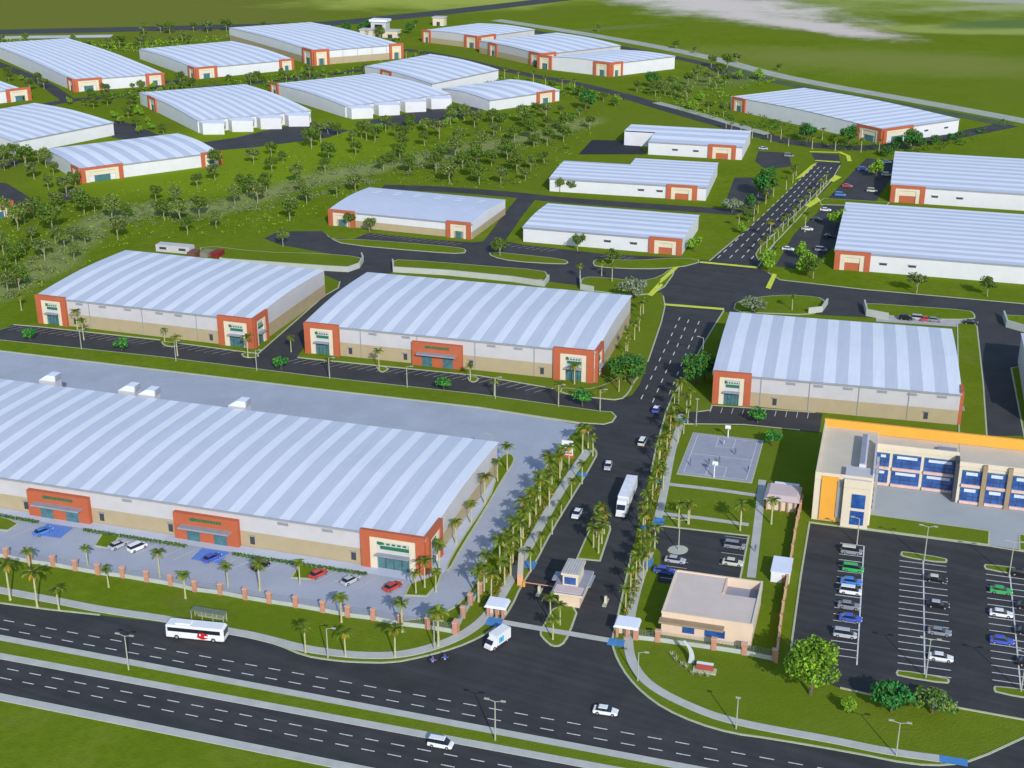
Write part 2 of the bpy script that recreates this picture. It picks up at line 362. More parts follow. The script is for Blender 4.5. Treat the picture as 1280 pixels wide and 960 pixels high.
# --- pavements of the entrance
ribbon('pavement', [(-300, 684), (0, 738), (60, 749), (130, 763), (210, 774), (285, 789), (320, 795), (375, 810), (420, 817), (460, 820), (500, 819), (540, 810), (580, 794), (612, 769), (635, 730), (663, 679), (685, 640), (707, 603), (735, 563)], 2.2, paving, h=.13)
ribbon('pavement', [(852, 518), (847, 542), (840, 562), (833, 600), (825, 640), (818, 662)], 1.9, paving, h=.13)
ribbon('pavement', [(812, 690), (802, 717), (795, 740), (786, 780), (785, 815), (797, 842), (818, 861), (855, 880), (900, 898), (960, 911), (1040, 925), (1110, 940), (1178, 949)], 1.9, paving, h=.13)
ribbon('footpath', [(626, 778), (695, 790), (766, 802)], 1.7, paving, 0, z=.18)
ribbon('footpath', [(834, 605), (895, 612), (951, 620)], 1.6, paving, 0)
ribbon('footpath', [(828, 642), (880, 648), (936, 656)], 1.6, paving, 0)
ribbon('footpath', [(953, 600), (948, 650), (939, 722)], 1.9, paving, 1)
# --- hall forecourts
concA = sheet('concrete_apron', [(-350, 392), (0, 439), (200, 463), (400, 487), (600, 510), (724, 530), (718, 541), (705, 553), (690, 572), (664, 612), (640, 655), (618, 683), (606, 703), (598, 722), (584, 744), (566, 762), (535, 772), (501, 776), (404, 760), (276, 738), (123, 714), (0, 697), (-350, 645)], concrete)
kerb([(-350, 392), (0, 439), (200, 463), (400, 487), (600, 510), (724, 530)], 0); kerb([(690, 572), (664, 612), (640, 655), (618, 683), (606, 703), (598, 722), (584, 744), (566, 762), (535, 772), (501, 776)])
ribbon('pavement', wext((0, 640), (532, 724), 100, 3), 3.2, mat('pale_paving', (.50, .54, .64), .8, .06, .3), 0, z=.126, world=True)
# side walk beside long hall
ribbon('pavement', [(540, 722), (556, 700), (575, 668), (600, 626), (618, 592), (628, 575)], 3.4, mat('pale_paving', (.5, .54, .64)), 1, z=.128)
for p in ([(-90, 637), (0, 646), (12, 649), (24, 655), (10, 664), (-90, 655)], [(117, 683), (128, 666), (150, 671), (141, 687)], [(363, 723), (374, 705), (403, 711), (393, 725)], [(505, 745), (512, 730), (535, 722), (553, 713), (549, 730), (534, 746)]): island(p, 0, 'grass_island')
for a, b in (((0, 645), (46, 653)), ((106, 662), (232, 682)), ((292, 691), (456, 716))): pass
island([(555, 712), (575, 676), (600, 640), (617, 610), (622, 575), (631, 567), (641, 568), (645, 576), (630, 598), (606, 640), (578, 685), (561, 716)], 1)
for (x, y) in ((66, 664), (262, 695)):
    c = g(x, y); mb = MB(); mb.face(setz([c+FU(-3.2, -2.6, 0), c+FU(3.6, -2.6, 0), c+FU(3.6, 2.6, 0), c+FU(-3.2, 2.6, 0)], .13), skyp); tag(mb.build('parking_marking'), kind='structure')
# parking in front of halls B and C
sheet('parking_road', [(-300, 372), (0, 413), (17, 406), (52, 409), (200, 426), (222, 429), (297, 439), (323, 442), (362, 408), (404, 371), (423, 360), (425, 352), (402, 342), (402, 332), (450, 328), (500, 330), (490, 341), (457, 347), (425, 376), (384, 428), (371, 447), (380, 449), (600, 470), (692, 486), (699, 492), (744, 498), (776, 502), (792, 496), (800, 500), (790, 530), (722, 531), (600, 507), (0, 437), (-300, 396)], asphalt_old)
island([(-300, 378), (0, 425), (200, 446), (400, 471), (600, 493), (750, 514), (765, 515), (771, 521), (766, 528), (755, 531), (724, 529), (600, 510), (400, 487), (200, 463), (0, 439), (-300, 392)], 0, 'grass_strip')
mk = MB()
def stalls(a, b, ln, ang_, per, z=.134, w=.14, m=paint, offset=0.0):
    A, B = g(*a), g(*b); d = (B-A).normalized(); L_ = (B-A).length; t = offset; n = Vector((math.cos(ang_), math.sin(ang_), 0))
    while t < L_:
        p = A+d*t; q = p+n*ln; mk.face(setz([p-d*w/2, q-d*w/2, q+d*w/2, p+d*w/2], z), m); t += per
A45 = ANG+R(-128)
stalls((20, 408), (200, 427), 5, A45, 2.9); stalls((222, 430), (300, 440), 5, A45, 2.9); stalls((374, 449), (600, 471), 5, A45, 2.9); stalls((605, 472), (692, 487), 5, A45, 2.9)
stalls((890, 509), (1020, 517), 4, ANG-R(90), 2.9)
stalls((462, 292), (585, 305), 4.5, A45, 3); stalls((640, 306), (705, 313), 4.5, A45, 3); stalls((762, 319), (800, 323), 4.5, A45, 3)
# long hall forecourt stalls
stalls((0, 653), (48, 660), 6, ANG-R(115), 3.1, .134); stalls((150, 674), (250, 690), 5.5, ANG-R(115), 3.1, .134); stalls((285, 694), (365, 707), 5.5, ANG-R(115), 3.1, .134); stalls((403, 713), (470, 724), 5.5, ANG-R(115), 3.1, .134)
tag(mk.build('parking_markings'), kind='structure')
for p in ([(300, 441), (305, 448), (324, 447), (323, 442)], [(200, 426), (205, 433), (220, 434), (222, 429)], [(469, 457), (474, 465), (480, 466), (488, 460)], [(583, 470), (587, 478), (596, 478), (600, 472)], [(699, 492), (702, 484), (730, 488), (760, 480), (776, 470), (800, 470), (793, 478), (787, 491), (776, 501), (744, 498)]): island(p, 1)
kerb([(17, 406), (52, 409), (200, 425)], 0); kerb([(222, 429), (297, 439), (323, 442), (362, 408), (404, 371), (423, 360), (425, 352)], 0); kerb([(372, 447), (600, 470), (692, 486)], 0)
# road network behind halls B and C
sheet('road', [(330, 298), (345, 291), (362, 289), (402, 289), (417, 298), (442, 299), (460, 291), (535, 299), (590, 303), (625, 300), (655, 306), (760, 318), (850, 322), (888, 326), (850, 338), (828, 366), (790, 362), (725, 357), (685, 352), (640, 345), (490, 338), (402, 338), (450, 330), (455, 325), (400, 315), (350, 306)], asphalt_old)
island([(404, 289), (417, 300), (442, 299), (500, 303), (570, 309), (584, 312), (580, 318), (532, 315), (430, 306), (412, 298)], 1)
island([(610, 315), (640, 317), (703, 324), (712, 328), (705, 331), (640, 327), (614, 321)], 1)
island([(740, 328), (747, 323), (790, 326), (850, 322), (882, 326), (850, 335), (800, 337), (744, 334)], 1)
island([(250, 306), (323, 315), (400, 317), (450, 321), (453, 327), (447, 333), (420, 336), (250, 322)], 1, 'grass_strip')
island([(490, 327), (500, 324), (600, 332), (680, 338), (686, 345), (680, 352), (600, 346), (491, 336)], 1, 'grass_strip')
island([(724, 354), (730, 346), (755, 347), (800, 352), (825, 346), (838, 336), (846, 338), (826, 366), (790, 370), (726, 362)], 1, 'grass_strip')
ribbon('road', [(478, 234), (520, 235), (560, 237), (640, 243), (700, 250), (800, 257), (900, 264), (945, 267)], 9, asphalt_old)
ribbon('road', [(660, 246), (640, 270), (628, 288), (614, 306)], 8, asphalt_old)
# avenue north of the junction
sheet('road', [(880, 329), (887, 326), (960, 264), (985, 240), (1022, 202), (1051, 205), (1043, 225), (1012, 257), (980, 290), (952, 333), (947, 336)], asphalt)
kerb([(887, 326), (925, 294)], 0); kerb([(948, 333), (978, 291), (1012, 255), (1040, 225), (1050, 207)], 0)
island([(944, 318), (948, 311), (1000, 262), (1034, 226), (1038, 227), (1003, 268), (958, 316), (948, 326)], 0, 'grass_median')
ribbon('road', [(775, 118), (840, 138), (900, 155), (960, 172), (1020, 183), (1090, 186), (1167, 175), (1262, 156)], 11, asphalt_old)
sheet('road', [(1014, 191), (1048, 193), (1052, 206), (1020, 203)], asphalt_old)
# right hand road and yards
sheet('road', [(945, 334), (962, 341), (975, 350), (1080, 362), (1280, 380), (1500, 402), (1500, 560), (1276, 545), (1232, 545), (1230, 480), (1222, 430), (1210, 404), (1032, 394), (985, 390), (905, 390), (930, 350)], asphalt_old)
island([(920, 376), (960, 370), (985, 369), (1022, 371), (1033, 377), (1030, 388), (1012, 394), (960, 392), (915, 390)], 1, 'grass_island')
island([(1081, 382), (1085, 379), (1140, 383), (1212, 388), (1219, 393), (1219, 400), (1150, 399), (1084, 392)], 1, 'grass_island')
island([(1196, 405), (1212, 402), (1222, 408), (1230, 480), (1235, 552), (1198, 548)], 0, 'grass_strip')
island([(1253, 396), (1258, 393), (1400, 405), (1400, 430), (1262, 414)], 1, 'grass_island')
island([(1263, 460), (1276, 458), (1300, 560), (1282, 560)], 0, 'grass_strip')
kerb([(960, 341), (975, 350), (1080, 362), (1280, 380), (1500, 402)], 0)
# lots by the avenue
sheet('parking_lot', [(969, 333), (993, 292), (1024, 264), (1037, 246), (1059, 222), (1083, 198), (1132, 201), (1111, 226), (1092, 257), (1062, 290), (1030, 320), (1012, 338)], asphalt_old)
island([(1024, 252), (1030, 248), (1112, 253), (1108, 259), (1026, 256)], 0)
sheet('parking_lot', [(918, 222), (952, 222), (966, 240), (944, 262), (905, 258)], asphalt_old)
sheet('parking_lot', [(948, 189), (985, 191), (990, 208), (958, 212), (944, 202)], asphalt_old)
sheet('parking_lot', [(740, 175), (795, 176), (808, 193), (723, 193)], mat('fresh_asphalt', (.018, .02, .026), .85, .15, .2))
# yards of the far halls
sheet('road', [(295, 172), (345, 160), (392, 152), (436, 163), (410, 172), (320, 184), (250, 190), (240, 180)], asphalt_old)
sheet('road', [(452, 152), (520, 140), (565, 130), (612, 134), (560, 152), (490, 158)], asphalt_old)
sheet('road', [(0, 197), (27, 200), (20, 208), (-40, 210)], asphalt_old); sheet('road', [(-40, 226), (8, 229), (54, 257), (32, 265), (-40, 254)], asphalt_old)
sheet('road', [(74, 252), (70, 246), (90, 232), (109, 243), (98, 248)], asphalt_old)
sheet('road', [(143, 150), (165, 155), (222, 178), (200, 182), (140, 172)], asphalt_old)
ribbon('road', [(-60, 148), (30, 137), (85, 125), (150, 121), (230, 112), (345, 101), (460, 87), (520, 78), (565, 74)], 9, asphalt_old)
ribbon('road', [(505, 62), (560, 70), (640, 90), (730, 106), (785, 121)], 9, asphalt_old)
ribbon('road', [(85, 125), (50, 100), (-30, 70)], 8, asphalt_old); ribbon('road', [(205, 118), (190, 104), (235, 100)], 8, asphalt_old)
ribbon('road', [(-300, 47), (0, 40), (150, 37), (300, 33), (400, 31), (480, 23), (560, 15), (640, 6), (740, -6), (900, -22)], 26, mat('far_asphalt', (.045, .05, .05), .9, .1, .05))
ribbon('gravel_strip', [(-300, 53), (0, 47), (140, 45)], 14, mat('pale_gravel', (.52, .52, .50), .9, .15, .05))
ribbon('dark_green_strip', [(905, 84), (960, 100), (1040, 116), (1150, 135), (1262, 156)], 10, mat('dark_green_strip', (.07, .10, .04), .9, .2, .1))  # flat dark green band beside the pale gravel strip
ribbon('gravel_strip', [(820, 128), (870, 141), (960, 168)], 6, mat('perimeter_gravel', (.38, .40, .33), .9, .12, .1))
ribbon('gravel_strip', [(620, 25), (750, 45), (887, 71), (960, 92), (1040, 108), (1150, 127), (1280, 151), (1500, 195)], 12, mat('perimeter_gravel', (.38, .40, .33), .9, .12, .1))
ribbon('road', [(655, 37), (760, 56), (888, 80), (900, 90), (930, 98)], 9, asphalt_old)
# main car park
sheet('parking_lot', [(1012, 655), (1001, 720), (990, 800), (986, 838), (1050, 860), (1085, 868), (1140, 876), (1192, 884), (1280, 900), (1450, 930), (1500, 720), (1280, 689), (1237, 683), (1092, 664)], asphalt)
kerb([(1400, 708), (1280, 690), (1237, 683), (1092, 664), (1012, 653), (1001, 720), (990, 800), (986, 838)], 0); kerb([(1050, 860), (1085, 868), (1140, 876), (1192, 884), (1280, 900), (1450, 930)], 0)
cc = MB()
sheet('concrete_yard', [(1086, 598), (1280, 626), (1450, 652), (1450, 712), (1280, 688), (1237, 682), (1087, 661)], mat('yard_concrete', (.38, .41, .42), .85, .06, .1))
island([(1047, 655), (1086, 643), (1238, 664), (1237, 682), (1092, 663)], 0, 'lawn'); island([(1273, 668), (1420, 687), (1420, 710), (1273, 688)], 0, 'lawn')
for p in ([(1125, 692), (1128, 689), (1182, 698), (1185, 701), (1182, 705), (1128, 697)], [(1119, 842), (1122, 837), (1185, 848), (1188, 852), (1184, 856), (1122, 846)], [(1229, 708), (1232, 705), (1300, 714), (1300, 723), (1232, 713)], [(1241, 861), (1244, 857), (1320, 868), (1320, 880), (1244, 867)]): island(p, 1)
mk = MB()
def lot_column(a, b, left, right, n0=None):
    A, B = g(*a), g(*b); d = (B-A).normalized(); L_ = (B-A).length; n = Vector((-d.y, d.x, 0)); n = n if n.x > 0 else -n
    mk.face(setz([A-n*.14, A+n*.14, B+n*.14, B-n*.14], .134), paint); t = 0
    while t <= L_+.1:
        p = A+d*t
        if left: mk.face(setz([p-n*left-d*.12, p-n*.1-d*.12, p-n*.1+d*.12, p-n*left+d*.12], .134), paint)
        if right: mk.face(setz([p+n*.1-d*.12, p+n*right-d*.12, p+n*right+d*.12, p+n*.1+d*.12], .134), paint)
        t += 2.55
lot_column((1080, 683), (1071, 832), 5.2, 0); lot_column((1154, 698), (1156, 845), 5, 4.8); lot_column((1262, 715), (1276, 862), 5, 5)
lot_column((1400, 740), (1425, 880), 5, 5)
tag(mk.build('parking_markings'), kind='structure')
# small car park by the community hall
sheet('parking_lot', [(813, 657), (936, 671), (922, 740), (822, 728), (826, 705), (826, 690), (812, 677)], asphalt); kerb([(813, 656), (936, 670), (922, 740)], 0)
mk = MB(); A_, B_ = g(934, 674), g(922, 738); d_ = (B_-A_).normalized()
for i in range(6): p = A_+d_*2.6*i; q = p-EU*5; mk.face(setz([p, q, q+d_*.15, p+d_*.15], .134), paint)
A_ = g(832, 700)
for i in range(4): p = A_+d_*2.6*i; q = p+EU*5; mk.face(setz([p, p+d_*.15, q+d_*.15, q], .134), paint)
tag(mk.build('parking_markings'), kind='structure')
island([(833, 690), (838, 683), (853, 682), (861, 686), (858, 692), (846, 694)], 1, 'planter_island', m=paving)
sheet('parking_lot', [(842, 515), (872, 515), (888, 513), (890, 507), (1028, 517), (1024, 541), (930, 532), (872, 531), (842, 528)], asphalt_old); kerb([(872, 515), (888, 513), (890, 507), (1019, 516)], 0); kerb([(850, 530), (930, 531), (1000, 538)], 0)
# coloured ramps and crossings
for x, y, a, b in ((728, 594, 1.2, 1), (662, 707, 1.4, 1.6), (618, 778, 1.6, 1.6), (770, 804, 1.6, 1.3), (824, 652, 1.2, 1.6), (810, 704, 1, 2), (852, 526, 1.6, 1.2), (824, 602, 1.2, 1.4), (1192, 952, 2.3, 1), (806, 660, 1, 1)):
    c = g(x, y); mb = MB(); mb.face(setz([c+FU(-a, -b, 0), c+FU(a, -b, 0), c+FU(a, b, 0), c+FU(-a, b, 0)], .185), bluep); tag(mb.build('ramp_marking'), kind='structure')
for p in ([(823, 357), (829, 352), (849, 334), (843, 334), (826, 349)], [(957, 360), (966, 342), (971, 344), (963, 362)], [(993, 225), (1014, 207), (1022, 203), (1004, 221)], [(1006, 257), (1022, 247), (1026, 251), (1012, 260)], [(1036, 226), (1044, 219), (1052, 222), (1042, 228)], [(809, 369), (824, 353), (829, 357), (815, 371)]):
    sheet('yellow_pavement', p, yellow, z=.176)
for p in ([(830, 381), (905, 387)], [(875, 328), (947, 335)], [(1012, 190), (1048, 191)], [(1019, 201), (1050, 203)], [(1048, 190), (1060, 195), (1062, 202)]): ribbon('yellow_crossing', p, 2, yellow, 0, z=.178)
# entrance median
island([(692, 757), (680, 780), (673, 792), (680, 801), (690, 809), (703, 808), (712, 795), (725, 758)], 1, 'entrance_island')
island([(720, 699), (735, 665), (741, 655), (763, 657), (764, 662), (751, 702), (740, 701)], 0, 'entrance_island')
tag(KERBS.build('kerb'), kind='structure')
# basketball court
c0 = g(847, 593)
cf = lambda a, b, z: c0+FU(a, b, z)
courtm = mat('court_concrete', (.33, .34, .40), .8, .08, .4)
mb = MB(); mb.box(cf, -.3, 18.3, 0, 26, 0, .09, kerbm); mb.box(cf, 0, 18, .3, 25.7, .09, .12, courtm)
mk = mb
def line(a0, a1, b0, b1): mk.face([cf(a0, b0, .126), cf(a1, b0, .126), cf(a1, b1, .126), cf(a0, b1, .126)], paint)
for q in ((1.2, 16.8, 1.2, 1.35), (1.2, 16.8, 24.6, 24.75), (1.2, 1.35, 1.35, 24.6), (16.65, 16.8, 1.35, 24.6), (1.35, 16.65, 12.9, 13.05), (6.7, 6.85, 1.35, 7), (11.1, 11.25, 1.35, 7), (6.7, 11.25, 7, 7.15), (6.7, 6.85, 19, 24.6), (11.1, 11.25, 19, 24.6), (6.7, 11.25, 18.85, 19)): line(*q)
tag(mb.build('basketball_court'), kind='structure')
# ---------------------------------------------------------------- halls
def hall(label, N, Rt, Lp=None, depth=None, H=9, rise=1.6, axis='v', n=14, portals=(), mids=(), twotone=True, louvres=0, doors=(), notch=None, docks=None, name='warehouse', orth=True, eave=None, dstripe=.5, joints=5, wins=(), lwins=(), wmat=None, sky=0):
    wm = wmat or wallm
    P0 = g(*N); P1 = g(*Rt) if not isinstance(Rt, Vector) else Rt; u = P1-P0; W = u.length; u.normalize()
    if Lp is not None:
        v = g(*Lp)-P0; D = v.length; v.normalize()
        if orth:
            vv = Vector((-u.y, u.x, 0)); v = (vv*.3+v*.7).normalized() if orth == 1 else vv
    else:
        v = Vector((-u.y, u.x, 0)); D = depth
    root = empty(name, P0); tag(root, label, 'warehouse', 'industrial halls of the park')
    fr = frame(u, v); He = H
    def zr(b): t = b/D; return He+rise*(1-abs(2*t-1)**1.6)
    segs = 10
    def notched(a): return D
    # walls: front, back, right, left; rake follows the roof
    w = MB()
    pl = [(a, b) for a, b in ((0, 0), (W, 0), (W, D), (0, D))]
    nb = None
    if notch: # (a0, b0): region a<a0 has its front moved to b0 ; or a>a1: shape polygon by hand
        kind, a0, b0 = notch
        if kind == 'frontleft': pl = [(0, b0), (a0, b0), (a0, 0), (W, 0), (W, D), (0, D)]
        if kind == 'backleft': pl = [(0, 0), (W, 0), (W, D), (a0, D), (a0, D-b0), (0, D-b0)]
        if kind == 'frontright': pl = [(0, 0), (a0, 0), (a0, b0), (W, b0), (W, D), (0, D)]
    for i in range(len(pl)):
        (a, b), (c, d) = pl[i], pl[(i+1) % len(pl)]
        ns = 1 if abs(b-d) < .01 else segs
        for k in range(ns):
            p = (a+(c-a)*k/ns, b+(d-b)*k/ns); q = (a+(c-a)*(k+1)/ns, b+(d-b)*(k+1)/ns)
            w.face([fr(p[0], p[1], 0), fr(q[0], q[1], 0), fr(q[0], q[1], zr(q[1])), fr(p[0], p[1], zr(p[1]))], wm)
    w.build('wall', root)
    if twotone:
        bz = MB(); hb = H*.47; t = .05
        bz.box(fr, 0, W, -t, 0, 0, hb, beige); bz.box(fr, W, W+t, 0, D, 0, hb, beige); bz.box(fr, -t, 0, 0, D, 0, hb, beige)
        bz.build('lower_wall', root)
    # roof as strips
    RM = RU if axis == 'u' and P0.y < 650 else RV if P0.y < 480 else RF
    r = MB(); ov = .35
    def inside(a, b):
        if not notch: return True
        kind, a0, b0 = notch
        if kind == 'frontleft': return not (a < a0 and b < b0)
        if kind == 'backleft': return not (a < a0 and b > D-b0)
        if kind == 'frontright': return not (a > a0 and b < b0)
    if axis == 'v':
        cuts = [0]; pw = W/n
        for i in range(n): cuts += [(i+dstripe)*pw, (i+1)*pw]
        bs = [D*k/segs for k in range(segs+1)]
        if notch:
            bs = sorted(set(bs+[notch[2] if notch[0] != 'backleft' else D-notch[2]])); cuts = sorted(set(cuts))
        for i in range(len(cuts)-1):
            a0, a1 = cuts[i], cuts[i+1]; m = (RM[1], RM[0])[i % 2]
            aa0 = -ov if i == 0 else a0; aa1 = W+ov if i == len(cuts)-2 else a1
            for k in range(len(bs)-1):
                if not inside((a0+a1)/2, (bs[k]+bs[k+1])/2): continue
                b0 = bs[k]-(ov if k == 0 else 0); b1 = bs[k+1]+(ov if k == len(bs)-2 else 0)
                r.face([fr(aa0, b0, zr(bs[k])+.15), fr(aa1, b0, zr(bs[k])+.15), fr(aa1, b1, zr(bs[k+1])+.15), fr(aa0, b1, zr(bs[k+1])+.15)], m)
    else:
        bs = []; pw = D/n
        for i in range(n): bs += [i*pw, (i+dstripe)*pw]
        bs.append(D); ac = [0, W]
        if notch: ac = [0, notch[1], W]; bs = sorted(bs)
        for k in range(len(bs)-1):
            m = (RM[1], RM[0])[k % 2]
            for j in range(len(ac)-1):
                if not inside((ac[j]+ac[j+1])/2, (bs[k]+bs[k+1])/2): continue
                b0 = bs[k]-(ov if k == 0 else 0); b1 = bs[k+1]+(ov if k == len(bs)-2 else 0)
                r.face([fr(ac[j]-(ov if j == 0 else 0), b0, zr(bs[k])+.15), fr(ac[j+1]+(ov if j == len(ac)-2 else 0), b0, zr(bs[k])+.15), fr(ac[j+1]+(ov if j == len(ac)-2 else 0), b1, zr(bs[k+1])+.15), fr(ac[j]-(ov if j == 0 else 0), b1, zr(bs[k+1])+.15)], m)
    r.build('roof', root)
    gt = MB(); ff = notch and notch[0] == 'frontleft'; fr_ = notch and notch[0] == 'frontright'
    gt.box(fr, notch[1] if ff else -.3, notch[1] if fr_ else W+.3, -.45, -.02, H-.35, H+.12, greymetal)
    if H > 8.5:
        for i in range(1, joints+1): gt.box(fr, W*i/(joints+1)-.09, W*i/(joints+1)+.09, -.2, -.06, 0, H-.4, greymetal)
    gt.build('gutter', root)
    if louvres:
        k = louvres
        for i in range(k):
            a = W*(i+.5)/k+random.uniform(-1.5, 1.5)
            if any(p[1]-2 < a < p[2]+2 for p in portals if p[0] == 'front') or any(p[0]-2 < a < p[1]+2 for p in mids): continue
            lv = MB()
            for q in range(4): lv.box(fr, a-1.3, a+1.3, -.1, -.01, H-1.55+q*.2, H-1.43+q*.2, greymetal)
            lv.build('louvre', root)
    for a in doors:
        dm = MB(); dm.box(fr, a-.55, a+.55, -.14, -.01, .9 if H > 8 else .1, 3.0, darkm); dm.box(fr, a-.75, a+.75, -.5, -.01, 3.0, 3.2, greymetal); dm.build('side_door', root)
    for a, z in wins:
        dm = MB(); dm.box(fr, a-1.3, a+1.3, -.1, -.01, z, z+.8, darkm); dm.box(fr, a-1.5, a+1.5, -.3, -.01, z+.8, z+.95, greymetal); dm.build('window', root)
    for a, b in lwins:
        dm = MB(); dm.box(fr, -.12, -.01, a-.9, a+.9, 1.2, 2.4, darkm); dm.build('window', root)
    for i in range(sky):
        a = W*(i+.8)/(sky+.6); dm = MB()
        for k in range(2): dm.face([fr(a-1.6, D*(.70+.09*k), zr(D*(.70+.09*k))+.24), fr(a+1.6, D*(.70+.09*k), zr(D*(.70+.09*k))+.24), fr(a+1.6, D*(.77+.09*k), zr(D*(.77+.09*k))+.24), fr(a-1.6, D*(.77+.09*k), zr(D*(.77+.09*k))+.24)], roof_l)
        dm.build('skylight', root)
    for p in portals:
        side, s0, s1 = p[:3]; hp = H+(p[3] if len(p) > 3 else .6)
        style = p[4] if len(p) > 4 else 'full'
        if side == 'front': f2 = lambda s, o, z: fr(s, -o, z)
        elif side == 'right': f2 = lambda s, o, z: fr(W+o, s, z)
        else: f2 = lambda s, o, z: fr(-o, D-s, z)   # left; s from far end
        if side == 'left': f2 = (lambda s, o, z: fr(-o, s, z))
        wd = s1-s0; pw = min(2.0, wd*.17); bt = max(1.0, H*.17)
        q = MB(); q.box(f2, s0, s0+pw, 0, .9, 0, hp, orange); q.box(f2, s1-pw, s1, 0, .9, 0, hp, orange); q.box(f2, s0+pw, s1-pw, 0, .9, hp-bt, hp, orange)
        po = q.build('entrance_portal', root)
        c = MB(); cw = min(1.6, wd*.13); i0, i1 = s0+pw, s1-pw; top = hp-bt
        c.box(f2, i0, i0+cw, 0, .6, 0, top, cream); c.box(f2, i1-cw, i1, 0, .6, 0, top, cream); c.box(f2, i0+cw, i1-cw, 0, .6, top-cw*.7, top, cream)
        c.box(f2, i0+cw, i1-cw, 0, .3, top*.48, top-cw*.7, wallm if style == 'full' else cream); c.build('portal_lining', po)
        gz = MB(); j0, j1 = i0+cw, i1-cw
        if style == 'small': gz.box(f2, j0, j1, 0, .22, 0, top*.45, orange)
        elif style == 'plain': c0_ = (j1-j0)*.2; gz.box(f2, j0+c0_, j1-c0_, .3, .42, 0, top*.5, teal)
        else: gz.box(f2, j0, j1, 0, .22, 0, top*.44, teal)
        if style == 'full' and H > 8:
            nm = 4
            for i in range(1, nm): gz.box(f2, j0+(j1-j0)*i/nm-.05, j0+(j1-j0)*i/nm+.05, .22, .3, 0, top*.44, darkm)
            gz.build('glazing', po)
            sg = MB(); sw = j1-j0
            sg.box(f2, j0+sw*.1, j1-sw*.02, .3, .45, top*.62, top*.72, greenm)
            for i in range(5): sg.box(f2, j0+sw*(.12+.17*i), j0+sw*(.22+.17*i), .3, .42, top*.76, top*.81, greenm)
            # green leaf mark
            k = 12; cpt = (j0+sw*.08, top*.80)
            ring = [(cpt[0]+math.cos(6.283*t/k)*sw*.10, cpt[1]+math.sin(6.283*t/k)*.45) for t in range(k)]
            sg.hexa([f2(a, .3, z) for a, z in ring], [f2(a, .46, z) for a, z in ring], greenm)
            sg.build('sign', po)
            cn = MB(); cn.box(f2, j0-.2, j1+.2, .3, 1.7, top*.46, top*.49, greymetal); cn.build('canopy', po)
        else: gz.build('glazing', po)
    for (a0, a1) in mids:
        q = MB(); hm = H*.80
        q.box(fr, a0, a1, -1.2, 0, 0, hm, orange); po = q.build('entrance_block', root)
        ww = a1-a0
        for t0 in (.2, .62): d = MB(); d.box(fr, a0+ww*t0, a0+ww*(t0+.2), -1.28, -1.19, 0, hm*.5, teal); d.build('door', po)
        cn = MB(); cn.box(fr, a0+ww*.12, a1-ww*.1, -3.0, -1.2, hm*.54, hm*.60, greymetal); cn.build('canopy', po)
        sg = MB()
        for i in range(9): sg.box(fr, a0+ww*(.36+.045*i), a0+ww*(.392+.045*i), -1.36, -1.19, hm*.78, hm*.88, greenm)
        k = 12; ring = [(a0+ww*.31+math.cos(6.283*t/k)*.75, hm*.83+math.sin(6.283*t/k)*.42) for t in range(k)]
        sg.hexa([fr(a, -1.19, z) for a, z in ring], [fr(a, -1.4, z) for a, z in ring], greenm); sg.build('sign', po)
    if docks:
        side, cnt, dep = docks
        for i in range(cnt):
            a0 = W*(i+.04)/cnt; a1 = W*(i+.66)/cnt; dk = MB(); d0 = dep*.55
            dk.hexa([fr(a0, -.02, 0), fr(a0, -d0, 0), fr(a1, -dep, 0), fr(a1, -.02, 0)], [fr(a0, -.02, H-.3), fr(a0, -d0, H-.5), fr(a1, -dep, H-.7), fr(a1, -.02, H-.3)], wfar, roof_l)
            dk.hexa([fr(a1, -.02, H*.62), fr(a1, -dep*.9, H*.62), fr(a1+W*.2/cnt, -dep*.5, H*.62), fr(a1+W*.2/cnt, -.02, H*.62)], [fr(a1, -.02, H-.5), fr(a1, -dep*.9, H-.8), fr(a1+W*.2/cnt, -dep*.5, H-.7), fr(a1+W*.2/cnt, -.02, H-.5)], wfar, roof_l, False)
            dk.build('dock_bay', root)
    return root, fr, W, D
# near halls
A1 = g(532, 718); dA = (g(532, 718)-g(0, 635)).normalized(); A0 = A1-dA*150
def gpx(p):  # photo px of a ground point (used once to hand a corner to hall())
    zc = p.y*math.cos(PITCH)+CAMH*math.sin(PITCH); yc = p.y*math.sin(PITCH)-CAMH*math.cos(PITCH)
    return (640+FPX*p.x/zc, 480-FPX*yc/zc)
hall('very long white warehouse with two red entrance blocks, filling the lower left', gpx(A0), (532, 718), depth=51.5, H=8.3, rise=1.0, axis='v', n=24, dstripe=.6,
     portals=[('front', 135.6, 150.2, .9), ('right', 0, 9, .9)], mids=[((g(43, 640)-A0).length, (g(118, 652)-A0).length), ((g(222, 670)-A0).length, (g(302, 682)-A0).length)], louvres=16, joints=11,
     doors=[(g(35, 640)-A0).length, (g(129, 655)-A0).length, (g(213, 670)-A0).length, (g(315, 686)-A0).length, (g(442, 705)-A0).length])
hall('white warehouse with red corner portals at both ends, standing left in the middle row', (50, 403), (317, 435), depth=52, H=9, rise=1.05, n=11, dstripe=.58, portals=[('front', 0, 11, .7), ('front', 65, 77, .7), ('right', 0, 9, .7)], louvres=8, doors=(13.5, 62), joints=3)
hall('white warehouse with three red entrances, in the middle row left of the avenue', (383, 440), (743, 478), depth=52, H=9.2, rise=1.15, n=13, dstripe=.6, portals=[('front', 0, 11.2, .7), ('front', 77.5, 89.3, .7), ('right', 0, 8, .7)], mids=[(34.5, 50)], louvres=10, doors=(14.5, 32, 52.5, 74), joints=4)
